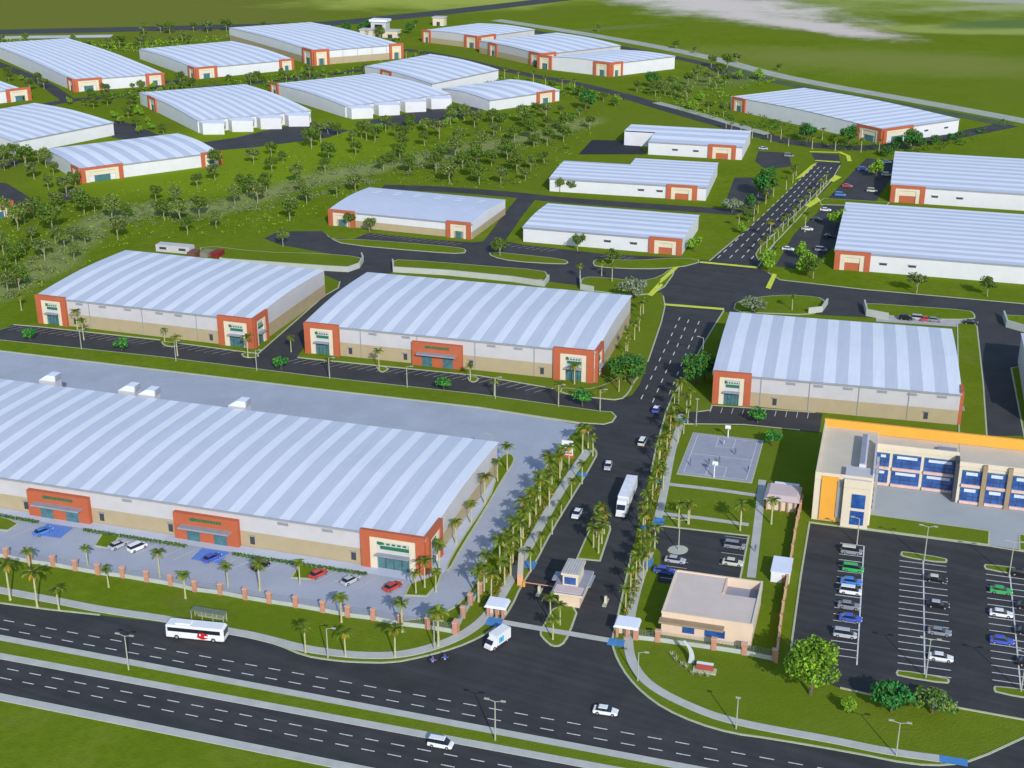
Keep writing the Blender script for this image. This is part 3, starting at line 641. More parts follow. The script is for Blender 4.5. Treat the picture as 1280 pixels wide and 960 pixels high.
hall('white warehouse right of the avenue, in front of the orange topped building', (890, 503), (1196, 531), depth=51.5, H=8.8, rise=1.1, n=10, dstripe=.52, portals=[('front', 0, 10.4, .9), ('right', 0, 5.5, .7)], louvres=8, doors=(17, 57), joints=4)
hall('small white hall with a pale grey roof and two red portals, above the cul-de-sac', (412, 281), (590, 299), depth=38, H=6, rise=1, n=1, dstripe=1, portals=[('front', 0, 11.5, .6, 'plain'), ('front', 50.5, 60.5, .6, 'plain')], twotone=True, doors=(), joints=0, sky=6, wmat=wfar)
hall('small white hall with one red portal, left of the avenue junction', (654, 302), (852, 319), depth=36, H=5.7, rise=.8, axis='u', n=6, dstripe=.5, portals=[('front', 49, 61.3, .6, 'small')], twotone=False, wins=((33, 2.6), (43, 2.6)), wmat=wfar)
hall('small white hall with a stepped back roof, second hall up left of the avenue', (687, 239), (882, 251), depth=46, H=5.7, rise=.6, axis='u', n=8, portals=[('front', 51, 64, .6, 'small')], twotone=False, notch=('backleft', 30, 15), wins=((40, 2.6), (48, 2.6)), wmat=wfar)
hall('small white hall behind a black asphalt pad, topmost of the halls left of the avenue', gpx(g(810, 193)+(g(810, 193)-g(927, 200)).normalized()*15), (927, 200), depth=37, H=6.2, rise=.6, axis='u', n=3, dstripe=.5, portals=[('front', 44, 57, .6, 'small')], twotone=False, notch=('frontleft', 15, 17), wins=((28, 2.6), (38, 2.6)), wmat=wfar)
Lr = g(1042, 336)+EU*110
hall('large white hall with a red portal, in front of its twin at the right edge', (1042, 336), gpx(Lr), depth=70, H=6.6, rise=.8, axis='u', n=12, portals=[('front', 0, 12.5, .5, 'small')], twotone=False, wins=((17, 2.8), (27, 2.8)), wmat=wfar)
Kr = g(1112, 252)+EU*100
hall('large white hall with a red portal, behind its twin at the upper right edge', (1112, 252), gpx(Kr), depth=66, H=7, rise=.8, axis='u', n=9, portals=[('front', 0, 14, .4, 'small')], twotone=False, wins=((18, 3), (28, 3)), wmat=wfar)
hall('white hall side cut by the right edge, beside the dark service road', (1284, 530), gpx(g(1284, 530)+EU*60), Lp=(1272, 452), H=8.8, rise=1.5, n=8, twotone=False, joints=2)
# far halls
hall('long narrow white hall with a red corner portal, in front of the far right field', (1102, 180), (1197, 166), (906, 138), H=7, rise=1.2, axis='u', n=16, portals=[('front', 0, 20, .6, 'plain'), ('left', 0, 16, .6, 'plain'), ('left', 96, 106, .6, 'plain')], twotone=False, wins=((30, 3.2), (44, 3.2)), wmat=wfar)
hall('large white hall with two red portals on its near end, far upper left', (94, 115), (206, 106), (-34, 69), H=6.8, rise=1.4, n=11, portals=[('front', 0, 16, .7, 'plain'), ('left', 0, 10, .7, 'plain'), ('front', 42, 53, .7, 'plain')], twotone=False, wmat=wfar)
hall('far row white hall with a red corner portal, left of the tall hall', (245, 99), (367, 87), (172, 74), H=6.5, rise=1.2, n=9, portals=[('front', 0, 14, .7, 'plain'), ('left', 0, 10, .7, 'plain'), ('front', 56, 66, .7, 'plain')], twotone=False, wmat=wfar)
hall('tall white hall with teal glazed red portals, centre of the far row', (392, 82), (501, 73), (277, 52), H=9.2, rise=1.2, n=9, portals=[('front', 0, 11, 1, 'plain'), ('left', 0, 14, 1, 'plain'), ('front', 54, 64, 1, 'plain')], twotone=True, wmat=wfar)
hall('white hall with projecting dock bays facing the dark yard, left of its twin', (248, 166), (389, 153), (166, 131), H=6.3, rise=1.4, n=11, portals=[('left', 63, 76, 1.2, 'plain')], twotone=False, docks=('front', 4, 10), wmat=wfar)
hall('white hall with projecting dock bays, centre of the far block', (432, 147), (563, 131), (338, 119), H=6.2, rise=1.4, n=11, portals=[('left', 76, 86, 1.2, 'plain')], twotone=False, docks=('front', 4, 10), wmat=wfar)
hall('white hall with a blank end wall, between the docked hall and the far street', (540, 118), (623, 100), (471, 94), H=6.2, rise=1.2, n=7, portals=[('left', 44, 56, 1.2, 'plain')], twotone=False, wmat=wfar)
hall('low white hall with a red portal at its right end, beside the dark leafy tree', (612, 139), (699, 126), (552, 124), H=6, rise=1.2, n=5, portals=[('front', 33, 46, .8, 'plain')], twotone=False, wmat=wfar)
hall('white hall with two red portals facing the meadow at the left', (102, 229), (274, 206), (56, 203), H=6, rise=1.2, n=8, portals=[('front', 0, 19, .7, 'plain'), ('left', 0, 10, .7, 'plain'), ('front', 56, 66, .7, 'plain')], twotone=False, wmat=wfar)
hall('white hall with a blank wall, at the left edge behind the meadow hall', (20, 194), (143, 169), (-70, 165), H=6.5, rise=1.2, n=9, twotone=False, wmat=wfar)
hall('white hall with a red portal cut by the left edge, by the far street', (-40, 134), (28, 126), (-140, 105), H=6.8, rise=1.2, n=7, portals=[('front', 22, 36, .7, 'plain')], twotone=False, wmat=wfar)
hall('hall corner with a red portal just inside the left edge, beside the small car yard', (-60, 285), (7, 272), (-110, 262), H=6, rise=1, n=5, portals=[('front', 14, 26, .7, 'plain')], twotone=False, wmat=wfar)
hall('first of the three joined white halls by the perimeter strip, furthest back', (598, 61), (668, 51), (524, 53), H=8, rise=1, n=7, portals=[('front', 0, 16, .9, 'plain'), ('left', 0, 12, .9, 'plain'), ('left', 44, 52, .9, 'plain')], twotone=True)
hall('middle of the three joined white halls by the perimeter strip', (676, 84), (775, 72), (600, 66), H=8, rise=1, n=7, portals=[('front', 0, 12, .9, 'plain'), ('left', 0, 12, .9, 'plain'), ('left', 50, 60, .9, 'plain')], twotone=True)
hall('nearest of the three joined white halls, ending in a long blank wall', (763, 96), (843, 86), (681, 89), H=8, rise=1, n=7, portals=[('front', 0, 9, .9, 'plain'), ('left', 0, 12, .9, 'plain'), ('left', 44, 55, .9, 'plain')], twotone=False, wmat=wfar)
# roof hatches at the back eave of the long hall
for i, (x, y) in enumerate(((66, 474), (165, 487), (190, 492), (303, 506))):
    c = g(x, y, 8.5); root = empty('roof_vent_housing', c); tag(root, '%s white box housing from the left along the back edge of the long roof' % ordn(i), 'vent housing', 'box housings behind the long roof')
    mb = MB(); mb.hexa([FU(-3.4, -1.5, 0), FU(1.6, -1.5, 0), FU(1.6, 1.5, 0), FU(-3.4, 1.5, 0)], [FU(-.8, -1.5, 1.6), FU(1.6, -1.5, 1.6), FU(1.6, 1.5, 1.6), FU(-.8, 1.5, 1.6)], roof_l, None, False); mb.build('housing', root)
    mb = MB(); mb.box(FU, 1.6, 1.9, -1.3, 1.3, .1, 1.5, greymetal); mb.build('grille', root)
    mb = MB(); mb.box(FU, -3.4, 1.6, -1.5, 1.5, -8.5, 0, wallm); mb.build('shaft', root)
# ---------------------------------------------------------------- the orange and blue administration block
o = g(1014, 649); ad = empty('office_building', o); tag(ad, 'cream and orange block with rows of blue windows around a grey courtyard', 'office building')
def part(name, boxes, parent):
    mb = MB()
    for b in boxes: mb.box(FU, *b)
    return mb.build(name, parent)
RE = 110
part('wall', [(0, 13, 0.2, 31, 0, 10.4, cream, flat_roof), (13, 32, 22.6, 31, 0, 9.6, cream, flat_roof), (32.1, RE, 18, 31, 0, 9.6, cream, flat_roof)], ad)
part('parapet', [(0, 13, 0, .35, 10.4, 12.2, cream), (0, .35, .35, 30.6, 10.4, 12.0, cream), (12.6, 13.05, 2.5, 22.5, 10.4, 12.2, wallm), (13, 32, 22.4, 22.8, 9.6, 11.0, cream), (32, RE, 17.7, 18.1, 9.6, 10.8, cream)], ad)
part('orange_parapet', [(-.1, RE, 30.6, 31.3, 9.7, 12.4, orange2)], ad)
part('orange_panel', [(1.6, 5.4, -.25, .1, .4, 11.5, orange2), (5.2, 6.3, -.5, .1, 1.5, 10.8, greymetal)], ad)
tw = part('stair_tower', [(6.6, 12.6, -1.8, 6.5, 0, 11.6, cream, wallm), (6.6, 12.6, -2.1, -1.8, 10.2, 12.2, cream)], ad)
for z in (1.0, 5.2): part('window', [(8.6, 11.6, -2.0, -1.79, z, z+3.4, bglass)], tw)
part('roof_wall', [(9.4, 11, 6.6, 24, 10.4, 12.3, mat('pale_slab', (.62, .62, .64), .8)), (9.4, 10.6, 6.8, 23.8, 12.3, 12.5, grey_roof)], ad)
def mull(a0, a1, y, z, w_):
    n_ = max(3, int((a1-a0)/2.2))
    part('mullion', [(a0+(a1-a0)*i/n_-.06, a0+(a1-a0)*i/n_+.06, y-.06, y+.02, z, z+2.3, darkm) for i in range(1, n_)]+[(a0, a1, y-.07, y-.061+.05, z+1.15, z+1.27, darkm)], w_)['label'] = 'dark window bars'
bays = [(13.2, 16.2), (17, 23.5), (24.3, 31.4)]
whitem = mat('window_white', (.6, .65, .8), .5)
for (a0, a1) in bays:
    for z in (.9, 5.2):
        w_ = part('window_band', [(a0, a1, 22.35, 22.62, z, z+3.5, bglass)], ad)
        mull(a0, a1, 22.35, z, w_)
        part('sill', [(a0, a1, 22.0, 22.36, z-.7, z, mat('pink_slab', (.66, .46, .40), .8))], w_)
        part('blind', [(a0+.9, a1-.9, 22.3, 22.36, z+2.4, z+3.1, whitem), (a0, a1, 22.28, 22.36, z+3.3, z+3.5, teal)], w_)
a = 32.9
while a < RE-8:
    for z in (.9, 5.2):
        w_ = part('window_band', [(a, a+4.4, 17.75, 18.02, z, z+3.5, bglass)], ad)
        mull(a, a+4.4, 17.75, z, w_)
        part('sill', [(a, a+4.4, 17.4, 17.76, z-.7, z, mat('pink_slab', (.7, .4, .3)))], w_)
        part('blind', [(a+.8, a+3.4, 17.68, 17.76, z+2.3, z+3.1, whitem), (a, a+4.4, 17.66, 17.76, z+3.3, z+3.5, teal)], w_)
    part('pier', [(a+4.4, a+5.4, 17.0, 17.98, 0, 10.7, mat('brown_pier', (.32, .24, .15), .8))], ad)
    a += 5.6
part('dark_corner_block', [(31.2, 32.1, 17.9, 22.3, 0, 10.2, darkm)], ad)  # solid dark box standing in the inner courtyard corner
part('roof_hatch', [(27, 31.4, 24.2, 26.2, 9.62, 10.4, grey_roof)], ad)
part('column', [(13.3, 13.9, 9+i*3.2, 9.7+i*3.2, 0, 9, greymetal) for i in range(4)], ad)
# community hall
o = g(826, 793); ch = empty('community_hall', o); tag(ch, 'flat roofed pinkish beige single storey building beside the entrance lawn', 'building')
pink_flat = mat('pink_flat_roof', (.62, .52, .46), .85, .06, .3); pk = mat('pink_wall', (.72, .56, .42), .8, .04, .4)
part('wall', [(0, 17.8, 0, 10.5, 0, 5.0, pk, pink_flat), (0, 10.6, 10.5, 17, 0, 5.0, pk, pink_flat), (10.6, 17.8, 10.5, 17, 0, 3.2, pk, grey_roof)], ch)
part('parapet', [(-.1, 17.9, -.1, .3, 5, 5.4, pk), (-.1, .3, .3, 17, 5, 5.25, cream), (17.5, 17.9, .3, 17.2, 3.2, 5.3, cream), (.3, 17.5, 16.8, 17.2, 3.2, 5.25, pk), (10.5, 10.8, 10.5, 16.8, 3.2, 5.2, pk)], ch)
part('canopy', [(-.3, 12.4, -1.9, -.1, 3.7, 4.1, mat('brown_pier', (.3, .25, .2)))], ch)
w_ = part('window', [(4.2, 6.6, -.08, 0.02, 1.2, 2.9, bglass)], ch); w_ = part('window', [(8.6, 12.6, -.08, .02, 1.2, 2.9, bglass)], ch); part('window', [(-.08, .02, 4, 7, 1.2, 2.9, bglass)], ch)
# small pink house and white shed
o = g(957, 636); sh = empty('garden_pavilion', o); tag(sh, 'small pink roofed pavilion beside the path near the court', 'pavilion')
part('wall', [(0, 7, 0, 7.5, 0, 2.8, cream)], sh); mb = MB(); mb.hexa([FU(-.6, -.8, 2.8), FU(7.6, -.8, 2.8), FU(7.6, 8, 2.8), FU(-.6, 8, 2.8)], [FU(.3, 1, 3.5), FU(6.8, 1, 3.5), FU(6.8, 7, 3.5), FU(.3, 7, 3.5)], pinkroof, None, False); mb.build('roof', sh)
part('column', [(i*1.6+.1, i*1.6+.4, -.7, -.4, 0, 2.8, brick) for i in range(5)], sh)
part('water_tank', [(1, 6.8, 8.2, 10, 0, 2.6, grey_roof, white)], sh)
o = g(963, 727); sh = empty('shed', o); tag(sh, 'plain white roofed shed leaning on the orange boundary wall', 'shed')
part('wall', [(0, 3.9, 0, 6.6, 0, 2.5, white)], sh); part('roof', [(-.15, 4.05, -.15, 6.75, 2.5, 2.65, roof_l)], sh); part('door', [(2.3, 3.3, -.06, .01, 0, 2, brick)], sh)
# ---------------------------------------------------------------- entrance gate
def gatehouse(px, label, w, d, mirror=1):
    o = g(*px); r_ = empty('gatehouse', o); tag(r_, label, 'gatehouse', 'roofed pedestrian gates at the entrance')
    part('wall', [(.4, w-.4, d*.55, d-.3, 0, 2.4, mat('pink_wall', (.7, .5, .4)))], r_)
    for a in (.2, w*.5, w-.7): part('pillar', [(a, a+.5, .2, .7, 0, 2.5, brick)], r_)
    mb = MB(); mb.hexa([FU(-.3, -.2, 2.5), FU(w+.3, -.2, 2.5), FU(w+.3, d+.3, 2.5), FU(-.3, d+.3, 2.5)], [FU(0, 0, 2.95), FU(w, 0, 2.95), FU(w, d, 3.2), FU(0, d, 3.2)], roof_l, None, False); mb.build('roof', r_)
gatehouse((607, 772), 'white roofed brick gatehouse left of the entrance road', 4, 3.2)
gatehouse((768, 797), 'white roofed brick gatehouse right of the entrance road', 4.4, 3.4)
o = g(693, 757); gb = empty('guard_booth', o); tag(gb, 'guard booth with raised lantern roof on the entrance island', 'guard booth')
part('wall', [(.8, 5.2, .4, 9.4, 0, 3.0, pk)], gb)
part('canopy', [(-.6, 6, -.6, 10, 3.0, 3.5, cream, grey_roof), (-1.8, -.6, 4.8, 8.2, 3.0, 3.3, greymetal), (6, 6.6, 4, 8.8, 3.0, 3.3, greymetal)], gb)
part('lower_roof', [(-.2, 5.6, -.2, 2.6, 3.5, 3.62, pinkroof)], gb)
lt = part('lantern_storey', [(1.0, 4.2, 2.8, 8.4, 3.5, 6.0, cream)], gb)
part('window', [(1.4, 3.8, 2.66, 2.81, 3.9, 5.5, bglass)], lt); part('roof', [(.7, 4.5, 2.4, 8.8, 6.0, 6.5, cream, mat('lantern_roof', (.45, .44, .40), .8))], lt)
part('roof_rib', [(1.2+i*.55, 1.35+i*.55, 2.8, 8.4, 6.5, 6.62, wallm) for i in range(6)], lt)
# barrier arms
o = g(655, 733); bt = empty('barrier_gate', o); tag(bt, 'orange barrier arm across the left entrance lane', 'barrier', 'barrier arms at the entrance')
part('post', [(-.25, .25, -.25, .25, 0, 1.2, orange2)], bt); part('arm', [(.25, 6.4, -.06, .06, .95, 1.1, mat('barrier_orange', (.7, .35, .2)))], bt)
for (x, y, lb) in ((674, 741, 'pale card reader post in the left entrance lane'), (757, 754, 'pale card reader post in the right entrance lane')):
    o = g(x, y); t = empty('reader_post', o); tag(t, lb, 'post'); part('kerb_block', [(-.4, .4, -1.6, 1.6, 0, .25, kerbm)], t); part('housing', [(-.25, .25, -.3, .3, .25, 1.6, cream)], t)
# orange wall by the left lane and boundary walls
def wallthing(name, px, w, h, m, label, cat, cap=None, it=0, z0=0):
    pts = gl(px); pts = smooth(pts, it, False) if it else pts; c = pts[0].copy(); r_ = empty(name, c); tag(r_, label, cat)
    mb = MB(); pp = [p-c for p in pts]; l = offs(pp, w/2); r2 = offs(pp, -w/2)
    for i in range(len(pp)-1): mb.hexa([r2[i], r2[i+1], l[i+1], l[i]], setz([r2[i], r2[i+1], l[i+1], l[i]], h), m, cap)
    mb.build('wall', r_); return r_, pp
wallthing('entrance_wall', [(650, 732), (652, 698)], 1.2, 2.6, mat('apricot', (.70, .36, .20), .8), 'apricot wall block beside the left entrance lane', 'wall', cream)
b_, pp = wallthing('boundary_wall', [(970, 828), (976, 777), (985, 722), (995, 660), (1002, 630)], .35, 2.2, mat('tan_wall', (.55, .36, .15), .85), 'thin tan boundary wall between the lawn and the big car park', 'wall', mat('tan_cap', (.66, .48, .26)))
mb = MB()
for k in range(14):
    t = k/13*(len(pp)-1); i = min(int(t), len(pp)-2); p = pp[i].lerp(pp[i+1], t-i); f2 = lambda a, b, z: p+FU(a, b, z); mb.box(f2, -.3, .3, -.3, .3, 0, 2.5, brick)
mb.build('pillars', b_)['label'] = 'brick pillars along the wall'
def fence(px_posts, label, rail_h=1.3):
    pts = [g(*p) for p in px_posts]; c = pts[0].copy(); r_ = empty('fence', c); tag(r_, label, 'fence')
    for p in pts:
        f2 = lambda a, b, z: p-c+FU(a, b, z); mb = MB(); mb.box(f2, -.5, .5, -.35, .35, 0, 2.5, brick); mb.box(f2, -.58, .58, -.43, .43, 2.5, 2.68, mat('pillar_cap', (.62, .38, .30), .8)); mb.build('pillar', r_)
    mb = MB(); mw = mat('plinth', (.44, .47, .44), .85, .1, .5)
    for p, q in zip(pts[:-1], pts[1:]):
        d = (q-p).normalized(); n = Vector((-d.y, d.x, 0))*.09; a = p-c+d*.5; b = q-c-d*.5
        mb.hexa([a-n, b-n, b+n, a+n], setz([a-n, b-n, b+n, a+n], .95), mw)
        for z in (1.25, 1.6, 1.95, 2.3): mb.tube([a+EZ*z, b+EZ*z], [.022, .022], greymetal, 4, False)
        k = int((b-a).length/.55)
        for i in range(1, k): e = a.lerp(b, i/k); mb.tube([e+EZ*.95, e+EZ*2.3], [.018, .018], greymetal, 3, False)
    mb.build('railing', r_)
P_f = [(-20, 694), (9, 698), (38, 704), (67, 708), (95, 713), (123, 718), (154, 722), (184, 727), (214, 732), (244, 739), (276, 743), (307, 749), (337, 754), (370, 759), (404, 765), (435, 771), (467, 775), (501, 782), (535, 786), (569, 792)]
fence(P_f, 'brick pillar and railing fence along the front of the long hall car park')
fence([(571, 789), (579, 772), (588, 756), (600, 742)], 'short brick pillar fence climbing from the lawn corner towards the left gatehouse')
fence([(795, 799), (822, 802), (892, 812), (930, 818), (968, 826)], 'brick pillar fence on the lawn right of the entrance')
# retaining walls of the loading yards
rw = mat('retaining_wall', (.47, .49, .44), .85, .06, .3)
wallthing('retaining_wall', [(275, 329), (330, 333), (400, 338), (435, 340), (449, 335), (454, 327), (452, 322)], .5, 2.0, rw, 'pale retaining wall with a rounded end behind the left middle hall', 'wall')
wallthing('retaining_wall', [(491, 330), (492, 340), (560, 344), (640, 352), (680, 358), (686, 350)], .5, 2.0, rw, 'pale retaining wall behind the hall with three entrances', 'wall')
wallthing('retaining_wall', [(725, 351), (726, 362), (742, 365)], .5, 2.0, rw, 'short pale retaining wall by the silver tree', 'wall')
wallthing('retaining_wall', [(1010, 392), (1027, 390), (1034, 380)], .5, 2.0, rw, 'curved pale retaining wall end behind the hall right of the avenue', 'wall')
wallthing('retaining_wall', [(1080, 383), (1083, 395), (1110, 400)], .5, 2.4, rw, 'pale retaining wall by the parked vehicles behind the right hall', 'wall')
wallthing('retaining_wall', [(1254, 397), (1258, 409), (1290, 418)], .5, 2.4, rw, 'pale retaining wall of the yard at the right edge', 'wall')
sheet('loading_pad', [(1095, 391), (1215, 401), (1215, 410), (1095, 402)], mat('pale_pad', (.45, .43, .42), .85))
c = g(195, 314); dk = empty('loading_shelter', c); tag(dk, 'white block with two dark openings behind the left middle hall', 'shelter')
part('wall', [(0, 14, 0, 4, 0, 2.6, wallm)], dk); part('opening', [(1.6, 4.4, -.1, .02, 1.0, 1.9, darkm)], dk); part('opening', [(9.6, 12.4, -.1, .02, 1.0, 1.9, darkm)], dk)
for i, (x, lb, m) in enumerate(((234, 'dark brown container on the left of the yard behind the left hall', mat('rust', (.18, .08, .05), .7)), (250, 'pale dusty container in the middle of the yard behind the left hall', mat('dust', (.25, .22, .16), .7)), (264, 'dark red container on the right of the yard behind the left hall', mat('maroon', (.22, .02, .02), .6)))):
    c = g(x, 322); t = empty('container', c); tag(t, lb, 'container'); part('body', [(0, 3, 0, 5, .1, 2.0, m)], t); part('door', [(.15, 1.45, -.05, .01, .2, 1.9, m), (1.55, 2.85, -.05, .01, .2, 1.9, m)], t)
# gate tower and pavilions at the far entrance
o = g(464, 44); tt = empty('gate_tower', o); tag(tt, 'square white tower at the far street entrance', 'tower'); part('wall', [(0, 12, 0, 8, 0, 10, wallm)], tt); part('roof', [(-1, 13, -1, 9, 10, 11.5, white)], tt); part('window', [(3, 9, -.1, .02, 5, 8, dglass)], tt)
for i, (x, y, w_, h_, lb) in enumerate(((396, 44, 8, 6, 'small cream pavilion left of the far white tower'), (450, 46, 10, 5, 'low cream pavilion at the foot of the far tower'), (478, 47, 12, 5, 'low cream pavilion right of the far tower'), (541, 32, 9, 6, 'small white stair block behind the first joined hall'))):
    o = g(x, y); t = empty('pavilion', o); tag(t, lb, 'pavilion'); part('wall', [(0, w_, 0, 7, 0, h_, cream)], t); part('roof', [(-.6, w_+.6, -.6, 7.6, h_, h_+.6, wallm)], t); part('door', [(w_*.35, w_*.65, -.1, .02, 0, h_*.5, darkm)], t)
# signs
o = g(702, 571); s_ = empty('billboard', o); tag(s_, 'white sign board on a low red base at the corner of the driveway', 'sign'); part('panel', [(0, 2.9, 0, .4, .7, 4.6, white)], s_); part('base', [(-.1, 3.2, -.3, .7, 0, .7, orange)], s_); part('marking', [(1.2, 2.7, -.05, .01, 1.0, 1.5, orange)], s_)
o = g(870, 838); s_ = empty('monument_sign', o); tag(s_, 'low red sign slab with a white top on the entrance lawn', 'sign')
part('base', [(-.6, 3.8, -.7, 1.2, 0, .3, kerbm)], s_); part('slab', [(0, 3.2, 0, .9, .3, 1.6, mat('sign_red', (.34, .07, .05), .7), white)], s_)
o = g(864, 832); s_ = empty('curved_blade', o); tag(s_, 'pale curved blade rising beside the red monument sign', 'sculpture')
mb = MB(); pr = []
for i in range(9):
    t = i/8; pr.append((-1.2*t+.7*math.sin(t*3.1), .5+2.2*t, .2+3.6*t, .6*(1-.6*t)))
for a, b in zip(pr[:-1], pr[1:]): mb.hexa([(a[0]-a[3], a[1], a[2]), (a[0]+a[3], a[1], a[2]), (a[0]+a[3], a[1]+.3, a[2]), (a[0]-a[3], a[1]+.3, a[2])], [(b[0]-b[3], b[1], b[2]), (b[0]+b[3], b[1], b[2]), (b[0]+b[3], b[1]+.3, b[2]), (b[0]-b[3], b[1]+.3, b[2])], mat('blade', (.36, .40, .40), .5))
mb.build('blade', s_)
# basketball hoops
for (a, b, sg, lb) in ((8.9, .6, 1, 'near'), (9, 25.4, -1, 'far')):
    t = empty('basketball_hoop', cf(a, b, .12)); tag(t, 'white basketball hoop at the %s end of the court' % lb, 'basketball hoop', 'hoops of the court')
    mb = MB(); mb.tube([(0, 0, 0), (0, 0, 3.0), EV*sg*1.0+EZ*3.3], [.16, .14, .1], white); mb.build('post', t)
    f2 = lambda a_, b_, z: EU*a_+EV*(sg*1.1+b_)+EZ*z; mb = MB(); mb.box(f2, -.7, .7, -.06, .06, 2.8, 3.8, white); mb.build('backboard', t)
    mb = MB(); rr = [EV*sg*1.5+EZ*3.05+Vector((math.cos(k*.785)*.25, math.sin(k*.785)*.25, 0)) for k in range(9)]; mb.tube(rr, [.03]*9, orange, 4); mb.build('rim', t)
o = g(238, 776); bs = empty('bus_shelter', o+EZ*.13); tag(bs, 'pale frame bus shelter on the pavement behind the white coach', 'bus shelter')
part('roof', [(0, 7.5, .2, 1.9, 2.2, 2.32, mat('shelter_roof', (.16, .19, .13), .7))], bs); part('back_panel', [(.3, 7.2, 1.84, 1.9, .3, 1.5, mat('shelter_panel', (.20, .24, .17), .5))], bs)
for a in (.1, 2.5, 4.9, 7.2): part('post', [(a, a+.12, .25, .37, 0, 2.2, kerbm)], bs); part('post', [(a, a+.12, 1.7, 1.82, 0, 2.2, kerbm)], bs)
part('bench', [(1, 6.5, 1.3, 1.7, .4, .5, kerbm)], bs)
# ---------------------------------------------------------------- street lamps
def lamp(px, H_, arms, label, dark=False):
    t = empty('street_lamp', g(*px)); tag(t, label, 'street lamp', 'lamp posts of the park'); m = greymetal if dark else mat('lamp_pole', (.40, .40, .33), .5, .05, 1)
    mb = MB(); mb.tube([(0, 0, 0), (0, 0, H_)], [.16, .09], m, 6); mb.build('pole', t)
    for s in arms:
        mb = MB(); e = EU*s*1.5+EZ*(H_+.35) if s else EZ*(H_+.2); mb.tube([(0, 0, H_), e], [.07, .06], m, 5); a = mb.build('arm', t)
        mb = MB(); f2 = lambda a_, b_, z: e+EU*a_+EV*b_+EZ*z; mb.box(f2, -.45, .45, -.18, .18, -.08, .1, m); mb.build('lamp_head', t)
lamps = [((161, 838), 7.6, (-1, 1), 'double armed lamp post on the highway median, left'), ((619, 926), 8.2, (-1, 1), 'double armed lamp post on the highway median, by the white off-roader'),
 ((797, 851), 6.2, (1,), 'lamp post on the lawn kerb right of the entrance'), ((920, 911), 6.4, (0,), 'lamp post on the curved pavement below the red sign'), ((1120, 945), 6.8, (-1, 1), 'lamp post between pavement and kerb, right of the curve'),
 ((1071, 681), 6.5, (-1,), 'lamp post at the top of the left column of the big car park'), ((1155, 702), 8.5, (-1, 1), 'lamp post on the upper island of the big car park, middle column'), ((1261, 722), 8.5, (-1, 1), 'lamp post on the upper island of the big car park, right column'),
 ((1157, 848), 8.5, (-1, 1), 'lamp post on the lower island of the middle car park column'), ((1276, 865), 8.5, (-1, 1), 'lamp post on the lower island of the right car park column'),
 ((848, 688), 7.5, (-1, 1), 'lamp post on the round planter of the small car park'), ((410, 822), 6.5, (1,), 'lamp post between two palms on the front verge'), ((543, 812), 6.5, (1,), 'lamp post on the verge above the motorcycles'),
 ((102, 437), 6.5, (1,), 'lamp post by the car park of the left middle hall'), ((220, 452), 6.5, (1,), 'second lamp post by the car park of the left middle hall'), ((321, 464), 6.5, (1,), 'lamp post at the mouth of the lane between the two middle halls'),
 ((412, 474), 6.5, (1,), 'first lamp post below the hall with three entrances'), ((509, 485), 6.5, (1,), 'second lamp post below the hall with three entrances'), ((619, 499), 6.5, (1,), 'third lamp post below the hall with three entrances'), ((698, 509), 6.5, (1,), 'fourth lamp post below the hall with three entrances'), ((750, 515), 6.5, (1,), 'lamp post at the rounded end of the grass strip'),
 ((870, 532), 7.5, (0,), 'lamp post at the left corner of the court lot'), ((614, 575), 7, (-1,), 'tall lamp post at the back right corner of the long hall'), ((878, 450), 7, (-1,), 'lamp post right of the avenue below the junction')]
for l_ in lamps: lamp(*l_)
# ---------------------------------------------------------------- vehicles
def wheel(mb, x, y, r, w=.22):
    k = 12; ring = [(x+math.cos(6.283*t/k)*r, y, r+math.sin(6.283*t/k)*r) for t in range(k)]
    mb.hexa([(a, b-w/2, z) for a, b, z in ring], [(a, b+w/2, z) for a, b, z in ring], rubber, None, False)
    ring = [(x+math.cos(6.283*t/k)*r*.55, y, r+math.sin(6.283*t/k)*r*.55) for t in range(k)]
    s = 1 if y > 0 else -1; mb.hexa([(a, b+s*w*.5, z) for a, b, z in ring], [(a, b+s*w*.56, z) for a, b, z in ring], greymetal)
def loft(mb, secs, m):   # secs: list of (x, halfwidth_bottom, halfwidth_top, z0, z1)
    for a, b in zip(secs[:-1], secs[1:]):
        A = [(a[0], -a[1], a[3]), (a[0], a[1], a[3]), (a[0], a[2], a[4]), (a[0], -a[2], a[4])]; B = [(b[0], -b[1], b[3]), (b[0], b[1], b[3]), (b[0], b[2], b[4]), (b[0], -b[2], b[4])]
        for i in range(4): j = (i+1) % 4; mb.face([A[i], A[j], B[j], B[i]], m)
    a = secs[0]; mb.face([(a[0], a[1], a[3]), (a[0], -a[1], a[3]), (a[0], -a[2], a[4]), (a[0], a[2], a[4])], m)
    a = secs[-1]; mb.face([(a[0], -a[1], a[3]), (a[0], a[1], a[3]), (a[0], a[2], a[4]), (a[0], -a[2], a[4])], m)
def carcol(n, c): return mat('car_'+n, c, .28, .03, .5, spec=.6)
CC = {'white': carcol('white', (.78, .79, .80)), 'blue': carcol('blue', (.06, .11, .52)), 'sky': carcol('sky', (.06, .22, .65)), 'green': carcol('green', (.04, .42, .10)), 'red': carcol('red', (.55, .05, .04)), 'black': carcol('black', (.012, .012, .016)), 'grey': carcol('grey', (.25, .26, .29)), 'silver': carcol('silver', (.45, .47, .5)), 'cream': carcol('cream', (.62, .62, .48))}
